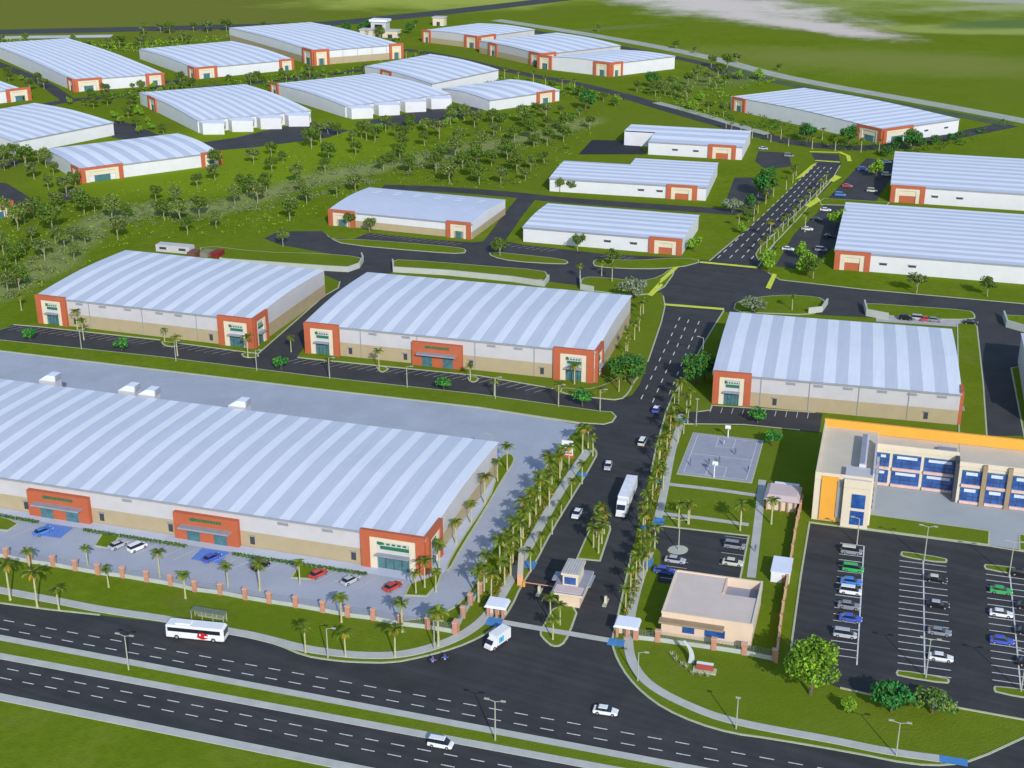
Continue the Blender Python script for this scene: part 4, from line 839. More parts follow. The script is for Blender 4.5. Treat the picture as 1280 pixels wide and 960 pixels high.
def car(px, ang_, colr, label, kind='sedan', roofc=None, group='parked cars'):
    t = empty('car', g(*px)+EZ*.11, ang_); tag(t, label, 'car', group); c = CC[colr]; rc = CC[roofc] if roofc else c
    suv = kind == 'suv'; h = 1.75 if suv else 1.42; hb = .98 if suv else .88
    mb = MB(); loft(mb, [(-2.28, .78, .70, .38, .72), (-2.15, .86, .80, .28, hb), (-1.4, .9, .84, .25, hb+.03), (0, .9, .86, .25, hb), (1.1, .9, .83, .25, hb-.02), (2.0, .84, .74, .28, hb-.16), (2.25, .72, .62, .36, .62)], c); b = mb.build('body', t)
    r0, r1 = (-2.0, .75) if suv else (-1.25, .25)
    mb = MB(); loft(mb, [(r0-(.1 if suv else .6), .78, .70, hb-.05, hb), (r0, .8, .66, hb-.05, h-.06), (r1, .8, .66, hb-.05, h-.06), (r1+.85, .78, .70, hb-.05, hb-.02)], dglass); mb.build('windows', t)
    mb = MB(); f2 = fr0; mb.hexa([(r0-.05, -.67, h-.08), (r1+.08, -.67, h-.08), (r1+.08, .67, h-.08), (r0-.05, .67, h-.08)], [(r0+.1, -.56, h), (r1-.05, -.56, h), (r1-.05, .56, h), (r0+.1, .56, h)], rc, None, False); mb.build('roof', t)
    for x in (-1.38, 1.38):
        for y in (-.82, .82): mb = MB(); wheel(mb, x, y, .33); mb.build('wheel', t)
    for y in (-.58, .58):
        mb = MB(); f2 = lambda a, b_, z: Vector((a, b_+y, z)); mb.box(f2, 2.12, 2.27, -.13, .13, .55, .68, white); mb.build('headlight', t)
        mb = MB(); mb.box(f2, -2.31, -2.2, -.13, .13, .62, .76, redm); mb.build('tail_light', t)
    return t
AV = ANG+R(90)
cars = [((803, 555), AV-R(2), 'cream', 'cream car driving down the entrance avenue below the dark dashes', 'suv', 'white'), ((760, 585), AV+R(185), 'silver', 'silver car in the left lane beside the white truck', 'sedan', 'white'), ((721, 645), AV+R(178), 'white', 'white car near the tip of the upper entrance island', 'sedan', None), ((820, 514), AV, 'blue', 'small dark blue car at the narrow end of the avenue dashes', 'sedan', 'white'),
 ((551, 933), ANG, 'white', 'white off-roader on the lower highway carriageway', 'suv', None), ((757, 892), ANG+R(2), 'white', 'white saloon car crossing the wide junction', 'sedan', None)]
for p, a, c, lb, k, rc in cars: car(p, a, c, lb, k, rc, 'cars on the road')
AP = ANG+R(65)
pc = [((54, 667), AP, 'sky', 'bright blue car on the left blue painted bay of the long hall'), ((148, 684), AP, 'silver', 'silver car beside the small grass island of the long hall'), ((172, 687), AP, 'white', 'white car next to the silver one at the long hall'), ((265, 700), AP, 'blue', 'dark blue car by the right blue painted bay'), ((326, 710), AP, 'black', 'black car facing the long hall'),
 ((398, 720), AP, 'red', 'red car by the grass island below the long hall'), ((438, 728), AP, 'silver', 'pale silver car left of the big corner portal'), ((491, 736), AP, 'red', 'red car under the corner portal palms'),
 ((844, 703), ANG, 'silver', 'silver car left in the small car park'), ((918, 685), ANG, 'grey', 'grey car top right in the small car park'), ((916, 706), ANG, 'cream', 'cream car right in the small car park'), ((830, 716), ANG, 'blue', 'dark blue car in the corner of the small car park'),
 ((1066, 714), ANG, 'green', 'green car in the left column of the big car park'), ((1064, 730), ANG, 'sky', 'bright blue car under the green one, left column'), ((1063, 742), ANG, 'white', 'white car between blue ones, left column'), ((1061, 760), ANG, 'grey', 'dark grey car in the left column'), ((1063, 776), ANG, 'blue', 'violet blue car low in the left column'),
 ((1170, 727), ANG, 'black', 'black car with yellow roof marks, middle column'), ((1172, 759), ANG, 'black', 'black car with a silver roof, middle column'), ((1174, 793), ANG, 'grey', 'grey black car third from the top, middle column'), ((1176, 825), ANG, 'white', 'white sports car at the foot of the middle column'),
 ((1276, 719), ANG, 'black', 'black car at the top of the right column'), ((1251, 741), ANG, 'green', 'green car in the right column'), ((1251, 770), ANG, 'white', 'white car in the right column'), ((1252, 804), ANG, 'blue', 'violet blue car in the right column'), ((1283, 761), ANG, 'black', 'black car cut by the right edge, upper'), ((1284, 793), ANG, 'black', 'black car cut by the right edge, middle'), ((1286, 832), ANG, 'black', 'black car cut by the right edge, lower'),
 ((1050, 245), ANG, 'sky', 'bright blue car in the lot right of the avenue'), ((1059, 234), ANG, 'red', 'red car in the lot right of the avenue'), ((1032, 264), ANG, 'white', 'white car in the lot, just below the grass bar'), ((1021, 276), ANG, 'black', 'black car in the lot, left row'), ((1009, 288), ANG, 'white', 'white car in the lot, left row middle'), ((1062, 273), ANG, 'black', 'black car in the lot, right row'), ((1037, 297), ANG, 'black', 'black car low in the right row of the lot'), ((985, 313), ANG, 'white', 'white car at the lower left of the lot'), ((1026, 314), ANG, 'grey', 'grey car at the lower right of the lot'), ((1108, 204), ANG, 'white', 'white car at the top of the lot by the twin hall'), ((1108, 220), ANG, 'cream', 'cream car second at the top of the lot'), ((1090, 240), ANG, 'cream', 'cream car in the upper right row of the lot'), ((1078, 213), ANG, 'blue', 'blue car at the upper left of the lot'), ((954, 187), ANG, 'silver', 'silver car by the topmost small hall'), ((986, 196), ANG, 'grey', 'grey car in the tiny upper lot'),
 ((1148, 400), ANG, 'silver', 'silver car parked behind the right hall'), ((1158, 401), ANG+.3, 'red', 'red car parked behind the right hall'), ((1168, 402), ANG, 'grey', 'grey car parked behind the right hall'), ((1132, 400), ANG, 'black', 'black car parked behind the right hall'), ((1213, 405), ANG, 'black', 'black car at the corner behind the right hall')]
for p, a, c, lb in pc: car(p, a, c, lb, 'suv' if random.random() < .25 else 'sedan', {'black car with yellow roof marks, middle column': 'cream', 'black car with a silver roof, middle column': 'silver'}.get(lb))
car((1064, 692), ANG, 'grey', 'grey green off-roader at the top of the left column', 'suv', 'cream'); car((1056, 796), ANG, 'silver', 'long silver van at the foot of the left column', 'suv')
# bus
t = empty('bus', g(247, 797)+EZ*.03, ANG+R(6)); tag(t, 'white coach with a red mark on its side, by the highway kerb', 'bus')
f2 = fr0
mb = MB(); loft(mb, [(-6, 1.2, 1.1, .5, 2.9), (-5.8, 1.25, 1.2, .4, 3.2), (5.5, 1.25, 1.2, .4, 3.2), (6.0, 1.2, 1.1, .5, 2.9)], CC['white']); mb.build('body', t)
for s in (-1, 1): mb = MB(); mb.box(f2, -5.6, 5.3, s*1.24-.03, s*1.24+.03, 1.75, 2.6, dglass); mb.build('window_band', t)
mb = MB(); mb.box(f2, 5.85, 6.05, -1.05, 1.05, 1.5, 2.75, dglass); mb.build('windscreen', t)
mb = MB(); k = 14; ring = [(1.6+math.cos(6.283*q/k)*1.15*(1+.25*math.sin(q*2.6)), 1.25+math.sin(6.283*q/k)*.75) for q in range(k)]
mb.hexa([(a, -1.24, z) for a, z in ring], [(a, -1.30, z) for a, z in ring], redm); mb.box(f2, 2.0, 2.9, -1.33, -1.25, 1.0, 1.35, CC['white']); mb.box(f2, 1.0, 1.3, -1.33, -1.25, 1.3, 1.7, CC['white']); mb.build('side_mark', t)
mb = MB(); mb.box(f2, -4, -1, -.8, .8, 3.2, 3.45, CC['white']); mb.build('air_conditioner', t)
for x in (-3.8, 3.8):
    for y in (-1.15, 1.15): mb = MB(); wheel(mb, x, y, .5, .3); mb.build('wheel', t)
# white semi truck
tp, tq = g(776, 646), g(792, 607); t = empty('truck', tp+EZ*.03, math.atan2(tp.y-tq.y, tp.x-tq.x)); tag(t, 'white articulated truck in the entrance lane', 'truck')
mb = MB(); mb.box(f2, -14.2, -2.6, -1.3, 1.3, 1.0, 4.0, mat('trailer_white', (.74, .74, .78), .5)); mb.build('trailer', t)
mb = MB(); loft(mb, [(-2.2, 1.2, 1.15, .6, 3.7), (-1, 1.25, 1.15, .5, 3.5), (-.3, 1.25, 1.1, .5, 2.9), (.6, 1.2, 1.0, .5, 1.9), (1.2, 1.1, .9, .6, 1.6)], CC['white']); mb.build('cab', t)
mb = MB(); mb.hexa([(-.28, -1, 2.9), (.55, -.95, 1.95), (.55, .95, 1.95), (-.28, 1, 2.9)], [(-.2, -1, 2.98), (.62, -.95, 2.03), (.62, .95, 2.03), (-.2, 1, 2.98)], dglass); mb.build('windscreen', t)
for x in (-12.8, -11.6, -3, -1.9, .4):
    for y in (-1.1, 1.1): mb = MB(); wheel(mb, x, y, .5, .35); mb.build('wheel', t)
# delivery van
t = empty('van', g(621, 806)+EZ*.03, math.atan2((g(608, 816)-g(636, 797)).y, (g(608, 816)-g(636, 797)).x)); tag(t, 'white box van with a sky blue side mark turning out of the entrance', 'van')
mb = MB(); mb.box(f2, -3.1, 1.1, -1.05, 1.05, .6, 2.9, CC['white']); mb.build('box', t)
mb = MB(); loft(mb, [(1.15, 1.0, .9, .45, 2.2), (1.9, 1.0, .85, .4, 2.0), (2.5, .95, .8, .4, 1.3), (2.9, .9, .75, .45, 1.1)], CC['white']); mb.build('cab', t)
mb = MB(); mb.hexa([(1.92, -.82, 2.0), (2.48, -.78, 1.32), (2.48, .78, 1.32), (1.92, .82, 2.0)], [(2.0, -.82, 2.06), (2.56, -.78, 1.38), (2.56, .78, 1.38), (2.0, .82, 2.06)], dglass); mb.build('windscreen', t)
mb = MB(); mb.box(f2, -.9, .6, 1.05, 1.09, 1.0, 2.2, mat('sky_mark', (.1, .45, .75), .5)); mb.box(f2, -.3, 0, 1.09, 1.12, 1.2, 1.9, bluep); mb.build('side_mark', t)
for x in (-2, 1.9):
    for y in (-.9, .9): mb = MB(); wheel(mb, x, y, .4, .28); mb.build('wheel', t)
# ---------------------------------------------------------------- people (one continuous skinned figure each)
def skinned(name, verts, edges, rad, m, loc, rz=0, parent=None, sub=1):
    me = bpy.data.meshes.new(name); me.from_pydata(verts, edges, []); o = bpy.data.objects.new(name, me); COL.objects.link(o)
    me.materials.append(m); md = o.modifiers.new('skin', 'SKIN'); md.use_smooth_shade = True
    for i, r_ in enumerate(rad): me.skin_vertices[0].data[i].radius = (r_, r_)
    me.skin_vertices[0].data[0].use_root = True
    s = o.modifiers.new('sub', 'SUBSURF'); s.levels = sub; s.render_levels = sub
    o.location = loc; o.rotation_euler = (0, 0, rz)
    if parent: o.parent = parent
    return o
def person(loc, rz, shirt, label, pose='stand', pants=darkm):
    P_ = empty('person', loc, rz); tag(P_, label, 'person', 'people')
    if pose == 'ride': V = [(0, 0, .80), (0, 0, 1.05), (.12, 0, 1.32), (.16, 0, 1.42), (.2, 0, 1.58), (.1, .17, 1.28), (.3, .26, 1.08), (.55, .26, 1.02), (.1, -.17, 1.28), (.3, -.26, 1.08), (.55, -.26, 1.02), (.1, .1, .78), (.42, .2, .72), (.25, .2, .33), (.38, .2, .28), (.1, -.1, .78), (.42, -.2, .72), (.25, -.2, .33), (.38, -.2, .28)]
    else: V = [(0, 0, .92), (0, 0, 1.15), (0, 0, 1.38), (0, 0, 1.5), (0, 0, 1.64), (0, .19, 1.38), (.05, .27, 1.12), (.22, .26, .95), (0, -.19, 1.38), (.1, -.27, 1.15), (.32, -.22, 1.15), (0, .1, .88), (.12, .12, .48), (.02, .13, .06), (.16, .13, .04), (0, -.1, .88), (-.05, -.12, .48), (-.22, -.13, .08), (-.08, -.13, .04)]
    E_ = [(0, 1), (1, 2), (2, 3), (3, 4), (2, 5), (5, 6), (6, 7), (2, 8), (8, 9), (9, 10), (0, 11), (11, 12), (12, 13), (13, 14), (0, 15), (15, 16), (16, 17), (17, 18)]
    rad = [.15, .14, .16, .06, .11, .07, .05, .035, .07, .05, .035, .1, .07, .045, .04, .1, .07, .045, .04]
    skinned('body', V, E_, rad, shirt, (0, 0, 0), 0, P_)
    mb = MB(); h = Vector(V[4])+EZ*.05
    for i in range(3): mb.tube([h+EZ*(-.02+.05*i), h+EZ*(.03+.05*i)], [.125-.02*i, .115-.03*i], darkm, 8)
    mb.build('hair', P_); return P_
cl = [mat('cloth_blue', (.08, .1, .35), .8), mat('cloth_grey', (.12, .13, .16), .8), mat('cloth_pale', (.5, .48, .5), .8), mat('cloth_purple', (.18, .12, .35), .8), mat('cloth_green', (.06, .16, .12), .8)]
for i, (x, y, rz, m, lb) in enumerate(((886, 581, 1, 1, 'person in dark grey standing left of the near hoop'), (899, 579, 2, 4, 'person in dark green beside the near hoop'), (919, 569, -1, 1, 'person in grey standing in the middle of the court'), (935, 591, .5, 0, 'person in blue at the lower right of the court'), (905, 557, 2.5, 2, 'person in pale clothes near the far hoop'), (863, 582, 0, 3, 'person in purple at the left sideline'))):
    person(g(x, y)+EZ*.13, rz, cl[m], lb)
person(g(944, 690)+EZ*.13, 1.3, cl[1], 'person in grey walking on the path beside the small car park')
for i, (x, y, lb) in enumerate(((541, 829, 'left'), (556, 826, 'right'))):
    t = empty('motorcycle', g(x, y)+EZ*.03, R(165+20*i)); tag(t, '%s one of the two motorcycles on the wide junction' % lb, 'motorcycle', 'motorcycles')
    for xx in (-.65, .7):
        mb = MB(); wheel(mb, xx, 0, .32, .12); mb.build('wheel', t)
    mb = MB(); mb.tube([(-.75, 0, .75), (-.2, 0, .72), (.3, 0, .85), (.5, 0, .75)], [.1, .15, .17, .08], (cl[3], cl[0])[i], 8); mb.tube([(-.2, 0, .4), (.2, 0, .4)], [.2, .2], greymetal, 8); mb.build('body', t)
    mb = MB(); mb.tube([(.7, 0, .33), (.5, 0, .95)], [.05, .05], greymetal, 6); mb.tube([(.5, -.32, 1.0), (.5, .32, 1.0)], [.025, .025], darkm, 6); mb.build('handlebar', t)
    person(g(x, y)+EZ*.06-Vector((math.cos(R(165+20*i)), math.sin(R(165+20*i)), 0))*.15, R(165+20*i), cl[(3, 0)[i]], 'rider in %s clothes on the %s motorcycle' % (('purple', 'blue')[i], lb), 'ride')
# ---------------------------------------------------------------- vegetation
def palm_proto(seed, h, fr_len, mix):
    rn = random.Random(seed); root = empty('palm_tree')
    lean = (rn.uniform(-.25, .25), rn.uniform(-.25, .25))
    mb = MB(); ps = [Vector((lean[0]*(t/6)**2, lean[1]*(t/6)**2, h*t/6)) for t in range(7)]
    mb.tube(ps, [.28, .21, .19, .18, .17, .16, .2], trunkm, 7); tr = mb.build('trunk', root); top = ps[-1]
    def fronds(n, e0, e1, L_, mats, droop):
        mb = MB()
        for i in range(n):
            az = 6.283*i/n+rn.uniform(-.2, .2); el = rn.uniform(e0, e1); ln = L_*rn.uniform(.8, 1.1); m = rn.choice(mats)
            d = Vector((math.cos(az), math.sin(az), 0)); sd_ = Vector((-d.y, d.x, 0)); p = top.copy(); e = el; prev = None; K = 6
            for k in range(K+1):
                w = ln*.20*math.sin(math.pi*(.12+.86*k/K)); q = (p, w, e)
                if prev:
                    (pa, wa, ea), (pb, wb, eb) = prev, q
                    for s in (-1, 1):
                        # split each side in two leaflets
                        mid = pa.lerp(pb, .5); dn = EZ*(-.35)
                        for u0, u1 in ((0, .5), (.5, 1)):
                            a = pa.lerp(pb, u0); b = pa.lerp(pb, u0+.42); wv = wa+(wb-wa)*u0
                            mb.face([a, b, b+sd_*s*wv+dn*wv*.8+d*.12*ln, a+sd_*s*wv*.9+dn*wv*.9+d*.12*ln], m)
                prev = q; p = p+(d*math.cos(e)+EZ*math.sin(e))*ln/K; e -= droop/K
        return mb
    c = fronds(15, -.1, 1.15, fr_len, (P_g, P_g, P_d, L_l), 1.7).build('crown', root)
    d = fronds(7 if mix else 4, -.9, -.3, fr_len*.7, (P_o, P_o, P_g), .9).build('dry_fronds', root)
    reg(tr, c, d); return root
def leafcloud(mb, rn, c, rx, rz_, n, mats, s, flat=.0):
    for _ in range(n):
        while True:
            v = Vector((rn.uniform(-1, 1), rn.uniform(-1, 1), rn.uniform(-1, 1)))
            if .25 < v.length < 1: break
        p = c+Vector((v.x*rx, v.y*rx, v.z*rz_)); m = rn.choice(mats)
        nrm = (v.normalized()*.7+Vector((rn.uniform(-1, 1), rn.uniform(-1, 1), rn.uniform(-.3, 1)))).normalized(); a = nrm.orthogonal().normalized(); b = nrm.cross(a); an = rn.uniform(0, 6.28)
        a, b = a*math.cos(an)+b*math.sin(an), b*math.cos(an)-a*math.sin(an); q = s*rn.uniform(.6, 1.3)
        mb.face([p-a*q, p-b*q*.6, p+a*q, p+b*q*.6], m)
def tree_proto(seed, name, h, trunk_h, crown_r, crown_h, clumps, n, mats, leaf_s, tm, trad=.22):
    rn = random.Random(seed); root = empty(name); tb = MB()
    tb.tube([(0, 0, 0), (rn.uniform(-.2, .2), rn.uniform(-.2, .2), trunk_h*.6), (rn.uniform(-.3, .3), rn.uniform(-.3, .3), trunk_h+crown_h*.35)], [trad*1.2, trad, trad*.6], tm, 7)
    cb = MB()
    for i in range(clumps):
        az = 6.283*i/clumps*1.618+rn.uniform(0, .6); rr = crown_r*math.sqrt(rn.uniform(.05, 1))*.68; zc = trunk_h+crown_h*rn.uniform(.25, .8)*(1.05-.35*rr/crown_r)
        c = Vector((math.cos(az)*rr, math.sin(az)*rr, zc)); tb.tube([(0, 0, trunk_h*.75), c.lerp(Vector((0, 0, zc)), .45), c], [trad*.5, trad*.3, trad*.12], tm, 5, False)
        s = rn.uniform(.30, .48); leafcloud(cb, rn, c, crown_r*s, crown_h*s*.62, n//clumps, mats, leaf_s)
    t = tb.build('trunk', root); c = cb.build('crown', root); reg(t, c); return root
USED = set()
def place(proto, px, s, label, cat, group, world=None, sz=None):
    if proto.name in USED: o = copy_tree(proto)
    else: o = proto; USED.add(proto.name)
    p = world if world is not None else g(*px); o.location = p; o.rotation_euler = (0, 0, random.uniform(0, 6.28)); s *= random.uniform(.86, 1.12); o.scale = (s, s, s*(sz or random.uniform(.94, 1.08)))
    tag(o, label, cat, group); return o
palms = [palm_proto(11, 6.8, 2.35, 1), palm_proto(12, 6.4, 2.2, 1), palm_proto(13, 7.3, 2.3, 1), palm_proto(14, 6.0, 2.1, 0)]
def palm_row(pts, desc, s=1.0, end='from the left', world=False):
    for i, p in enumerate(pts): place(random.choice(palms), None if world else p, s, '%s palm %s %s' % (ordn(i), end, desc), 'palm tree', 'palms', world=p if world else None)
def along(px, n, jit=.6):
    pts = gl(px); segl = [(b-a).length for a, b in zip(pts[:-1], pts[1:])]; T = sum(segl); out = []
    for i in range(n):
        t = T*(i+.5)/n
        for k, s_ in enumerate(segl):
            if t <= s_: out.append(pts[k].lerp(pts[k+1], t/s_)+Vector((random.uniform(-jit, jit), random.uniform(-jit, jit), 0))); break
            t -= s_
    return out
palm_row([(13, 750), (47, 760), (74, 763)], 'between highway kerb and pavement'); palm_row([(382, 816), (432, 821), (494, 822), (548, 808)], 'along the curved front kerb')
palm_row([(38, 715), (136, 734), (232, 748), (325, 738), (427, 778), (503, 790), (548, 800)], 'on the lawn outside the brick pillar fence', .9)
palm_row([(110, 708), (200, 722), (285, 734), (375, 730), (545, 740), (520, 742)], 'inside the forecourt of the long hall', .82)
palm_row([(531, 735), (549, 712), (570, 680), (589, 655), (606, 630), (622, 602), (634, 588)], 'in the strip beside the long hall', .85, 'from the front')
palm_row(along([(590, 758), (615, 725), (640, 690), (668, 640), (700, 585)], 17, .9), 'on the verge nearest the concrete driveway', 1, 'from the gatehouse', True)
palm_row(along([(612, 758), (640, 712), (662, 668), (685, 625), (712, 580)], 13, 1.2), 'in the second verge row beside the left pavement', 1, 'from the gatehouse', True)
palm_row([(728, 566), (735, 560), (741, 570)], 'at the top tip of the left verge', .9, 'from the left')
palm_row(along([(656, 728), (680, 683), (705, 640), (733, 595)], 6, .2), 'in the narrow strip between pavement and left lane', .7, 'from the gate', True)
palm_row(along([(780, 768), (791, 735), (803, 690), (812, 640), (822, 600), (832, 560), (841, 520), (850, 490)], 20, 1.0), 'in the dense row right of the entrance avenue', .85, 'from the gate', True)
palm_row(along([(800, 735), (812, 700), (822, 680)], 4, .4), 'in front of the small car park', .9, 'from the gate', True)
palm_row(along([(848, 560), (858, 525), (862, 500)], 5, .6), 'between the right pavement and the court', .8, 'from the front', True)
palm_row([(748, 692), (742, 685), (752, 680), (746, 672), (755, 668), (750, 662)], 'on the upper entrance island', .95, 'from the front')
palm_row([(691, 800), (700, 782), (688, 778)], 'on the lower entrance island', .8, 'from the front')
palm_row([(848, 660), (861, 655), (925, 663), (829, 612), (860, 655), (964, 655), (926, 655)], 'on the lawns between court and small car park', .9)
palm_row([(97, 412), (105, 425), (206, 428), (27, 388), (222, 445)], 'in front of the left middle hall', .85); palm_row([(310, 447), (364, 440)], 'at the lane between the two middle halls', .85)
palm_row([(474, 462), (588, 475), (412, 470), (618, 495), (698, 505), (718, 480), (750, 510)], 'below the hall with three entrances', .85)
palm_row(along([(770, 498), (778, 470), (786, 440), (797, 410), (808, 385)], 9, 1.5), 'on the grass between hall and avenue', .8, 'from the front', True)
palm_row([(990, 388), (968, 330), (1006, 290), (962, 300)], 'around the right side of the junction', .9)
palm_row(along([(948, 322), (975, 292), (1005, 262), (1036, 228)], 15, .8), 'on the median of the upper avenue', .75, 'from the junction', True)
palm_row(along([(922, 292), (960, 258), (1000, 216)], 8, 1.5), 'on the left verge of the upper avenue', .8, 'from the junction', True)
palm_row(along([(900, 160), (960, 178), (1010, 186), (1090, 192), (1150, 180)], 11, 1.5), 'along the far cross road', .85, 'from the left', True)
palm_row(along([(905, 165), (950, 172), (1040, 176)], 6, 2), 'beside the long narrow hall', .85, 'from the left', True)
palm_row(along([(500, 72), (560, 85), (640, 100), (730, 116)], 14, 2), 'along the street of the three joined halls', .9, 'from the left', True)
palm_row([(725, 350), (752, 345), (765, 352)], 'by the silver tree', .85)
# meadow and street trees
mt = [tree_proto(20+i, 'meadow_tree', 9, 3.4, (3.4, 3.9, 3.1, 3.6)[i], (5, 5.4, 5.6, 4.6)[i], 11, 900, ((O_g, O_d, L_m), (L_m, L_d, O_g), (O_g, O_l, L_m), (O_d, O_g, O_l))[i], .40, barkpale, .2) for i in range(4)]
lime = [tree_proto(30+i, 'lime_tree', 7, 1.8, 3.2, 5, 9, 700, (Y_g, G_l, L_l), .4, bark) for i in range(2)]
bush = [tree_proto(40+i, 'round_shrub_tree', 4, 1.0, 2.3, 3.2, 8, 650, (G_b, G_b, G_d, G_l), .3, bark, .14) for i in range(2)]
silver = tree_proto(50, 'silver_tree', 6, 1.5, 3.9, 4.6, 10, 700, (S_g, S_l, S_g, O_l), .38, bark)
dark = [tree_proto(60+i, 'leafy_tree', 10, 2.4, 4.6, 7, 12, 1300, (G_d, L_d, L_m, G_b), .45, bark, .3) for i in range(2)]
big = tree_proto(70, 'large_tree', 12, 3.6, 6.1, 9.5, 26, 5200, (L_m, L_l, G_l, Y_g, L_d), .38, bark, .38)
place(big, (1013, 868), .98, 'large bright green tree on the lawn below the big car park', 'tree', None)
place(lime[0], (1060, 892), .52, 'small lime green tree right of the large tree', 'tree', None)
d3 = tree_proto(72, 'dark_tree', 8, 1.8, 4.4, 4.6, 14, 2200, (G_b, G_d, L_d, G_b), .36, bark, .3)
place(d3, (1114, 890), 1.02, 'dark emerald tree at the lower edge of the big car park', 'tree', None)
s3 = tree_proto(73, 'grey_green_shrub', 5, .8, 3.6, 3.6, 12, 1600, (L_m, S_g, G_d, L_l), .34, bark, .2)
place(s3, (1165, 892), 1.05, 'grey green bush right of the dark emerald tree', 'shrub', None)
def row(protos, pts, desc, s, cat, group, end='from the left'):
    for i, p in enumerate(pts): place(random.choice(protos), p, s, '%s %s' % (ordn(i), desc), cat, group)
row(bush, [(39, 426), (152, 438), (352, 462), (555, 488), (728, 508)], 'emerald shrub tree from the left in the row of car park shrubs', 1.15, 'shrub tree', 'round shrub trees of the car parks')
row(bush, [(947, 529), (966, 558)], 'emerald shrub tree from the left behind the basketball court', 1.05, 'shrub tree', 'round shrub trees of the car parks')
row(dark, [(790, 482), (772, 478), (880, 475), (868, 480)], 'dark leafy tree from the left beside the avenue under the junction', .98, 'tree', 'leafy trees by the avenue')
row([silver], [(790, 374), (943, 394), (915, 266)], 'silvery tree from the left near the junction', 1.35, 'tree', 'silver trees')
row(lime, [(960, 338), (1000, 325), (1045, 285), (1095, 222), (868, 315), (1008, 345)], 'lime green tree in the lots around the junction, counted outwards', 1.2, 'tree', 'lime green trees')
row(dark, [(732, 138), (958, 248), (1060, 182), (1008, 178), (1140, 190), (815, 110)], 'dark leafy tree of the far side, counted across the upper right', 1.3, 'tree', 'dark leafy trees')
row(mt, [(462, 290), (538, 287), (437, 285), (625, 320), (354, 308)], 'small tree around the cul-de-sac hall', .85, 'tree', 'trees by the small halls')
row(mt, [(722, 314), (700, 240), (715, 240), (766, 335), (838, 190)], 'small tree before the halls left of the avenue', .8, 'tree', 'trees by the small halls')
row(mt, [(1145, 368), (1234, 371), (1016, 348)], 'slender pale trunked tree from the left on the lawn of the right twin hall', .95, 'tree', 'trees by the right hall')
def inpoly(x, y, P_):
    c = False; n = len(P_)
    for i in range(n):
        x0, y0 = P_[i]; x1, y1 = P_[(i+1) % n]
        if (y0 > y) != (y1 > y) and x < (x1-x0)*(y-y0)/(y1-y0)+x0: c = not c
    return c
def scatter(P_, n, dx, dy, protos, desc, s, group, seed):
    rn = random.Random(seed); xs = [p[0] for p in P_]; ys = [p[1] for p in P_]; out = []
    for _ in range(n*60):
        if len(out) >= n: break
        x, y = rn.uniform(min(xs), max(xs)), rn.uniform(min(ys), max(ys))
        if inpoly(x, y, P_) and all(((x-a)/dx)**2+((y-b)/dy)**2 > 1 for a, b in out): out.append((x, y))
    out.sort()
    for i, p in enumerate(out): place(rn.choice(protos), p, s*1.2*rn.uniform(.72, 1.15), '%s tree from the left %s' % (ordn(i), desc), 'tree', group)
MG = 'scattered meadow trees'
scatter([(0, 268), (60, 262), (110, 262), (150, 240), (185, 262), (170, 295), (60, 345), (0, 385)], 24, 13, 10, mt, 'on the slope left of the middle hall', .92, MG, 1)
scatter([(0, 200), (50, 205), (100, 232), (100, 262), (60, 262), (40, 235), (0, 225)], 10, 12, 8, mt, 'around the small yards at the left edge', .9, MG, 2)
scatter([(150, 235), (285, 208), (330, 195), (340, 285), (200, 300), (180, 262)], 15, 20, 12, mt, 'in the meadow right of the hall facing it', .95, MG, 3)
scatter([(330, 192), (450, 168), (480, 228), (420, 250), (350, 285)], 15, 18, 10, mt, 'in the meadow behind the cul-de-sac', .95, MG, 4)
scatter([(440, 168), (600, 145), (640, 236), (490, 228)], 30, 14, 9, mt, 'in the denser wood under the docked halls', .9, MG, 5)
scatter([(600, 145), (700, 135), (770, 145), (725, 175), (690, 200), (645, 236)], 24, 12, 8, mt, 'in the wood behind the small halls', .88, MG, 6)
scatter([(785, 112), (850, 90), (900, 80), (975, 98), (905, 125), (905, 150), (830, 132)], 22, 11, 6, mt+[lime[0]], 'in the thicket between far hall and perimeter strip', .85, MG, 7)
scatter([(100, 118), (380, 95), (470, 92), (330, 112), (170, 128), (90, 140)], 20, 14, 5, mt+[lime[1]], 'along the far street below the upper halls', .75, 'far street trees', 8)
scatter([(0, 52), (170, 55), (280, 48), (390, 42), (390, 50), (270, 50), (180, 66), (0, 56)], 18, 16, 3, mt, 'behind the far upper left halls', .85, 'far trees', 9)
scatter([(380, 40), (520, 34), (520, 50), (500, 62), (400, 52)], 14, 9, 4, mt+dark[:1], 'around the far white tower', .8, 'far trees', 10)
scatter([(160, 40), (380, 34), (380, 38), (170, 46)], 8, 18, 3, mt, 'beyond the far row by the dark road', 1, 'far trees', 11)
scatter([(0, 80), (50, 100), (80, 122), (50, 132), (30, 122), (0, 92)], 7, 12, 6, mt+[lime[0]], 'left of the large far hall', .75, 'far street trees', 12)
scatter([(205, 118), (165, 128), (150, 160), (215, 178), (230, 175), (175, 140)], 7, 12, 8, mt+lime, 'between the left far halls', .75, 'far street trees', 13)
scatter([(505, 62), (560, 92), (700, 110), (790, 130), (780, 140), (640, 105), (520, 76)], 14, 14, 4, mt+lime, 'on the verge before the three joined halls', .7, 'far street trees', 14)
scatter([(1090, 190), (1200, 176), (1200, 184), (1110, 198)], 6, 12, 4, dark, 'in the hedge beside the long narrow hall', .55, 'far trees', 15)
scatter([(120, 104), (165, 90), (245, 104), (380, 92), (500, 80), (505, 88), (350, 106), (205, 122), (110, 122)], 30, 9, 4, mt+lime+bush, 'on the green strip between the two far rows', .55, 'far street trees', 17)
scatter([(60, 120), (100, 118), (165, 132), (230, 175), (215, 180), (150, 160)], 10, 11, 7, lime+mt[:1], 'beside the yard of the left docked hall', .6, 'far street trees', 18)
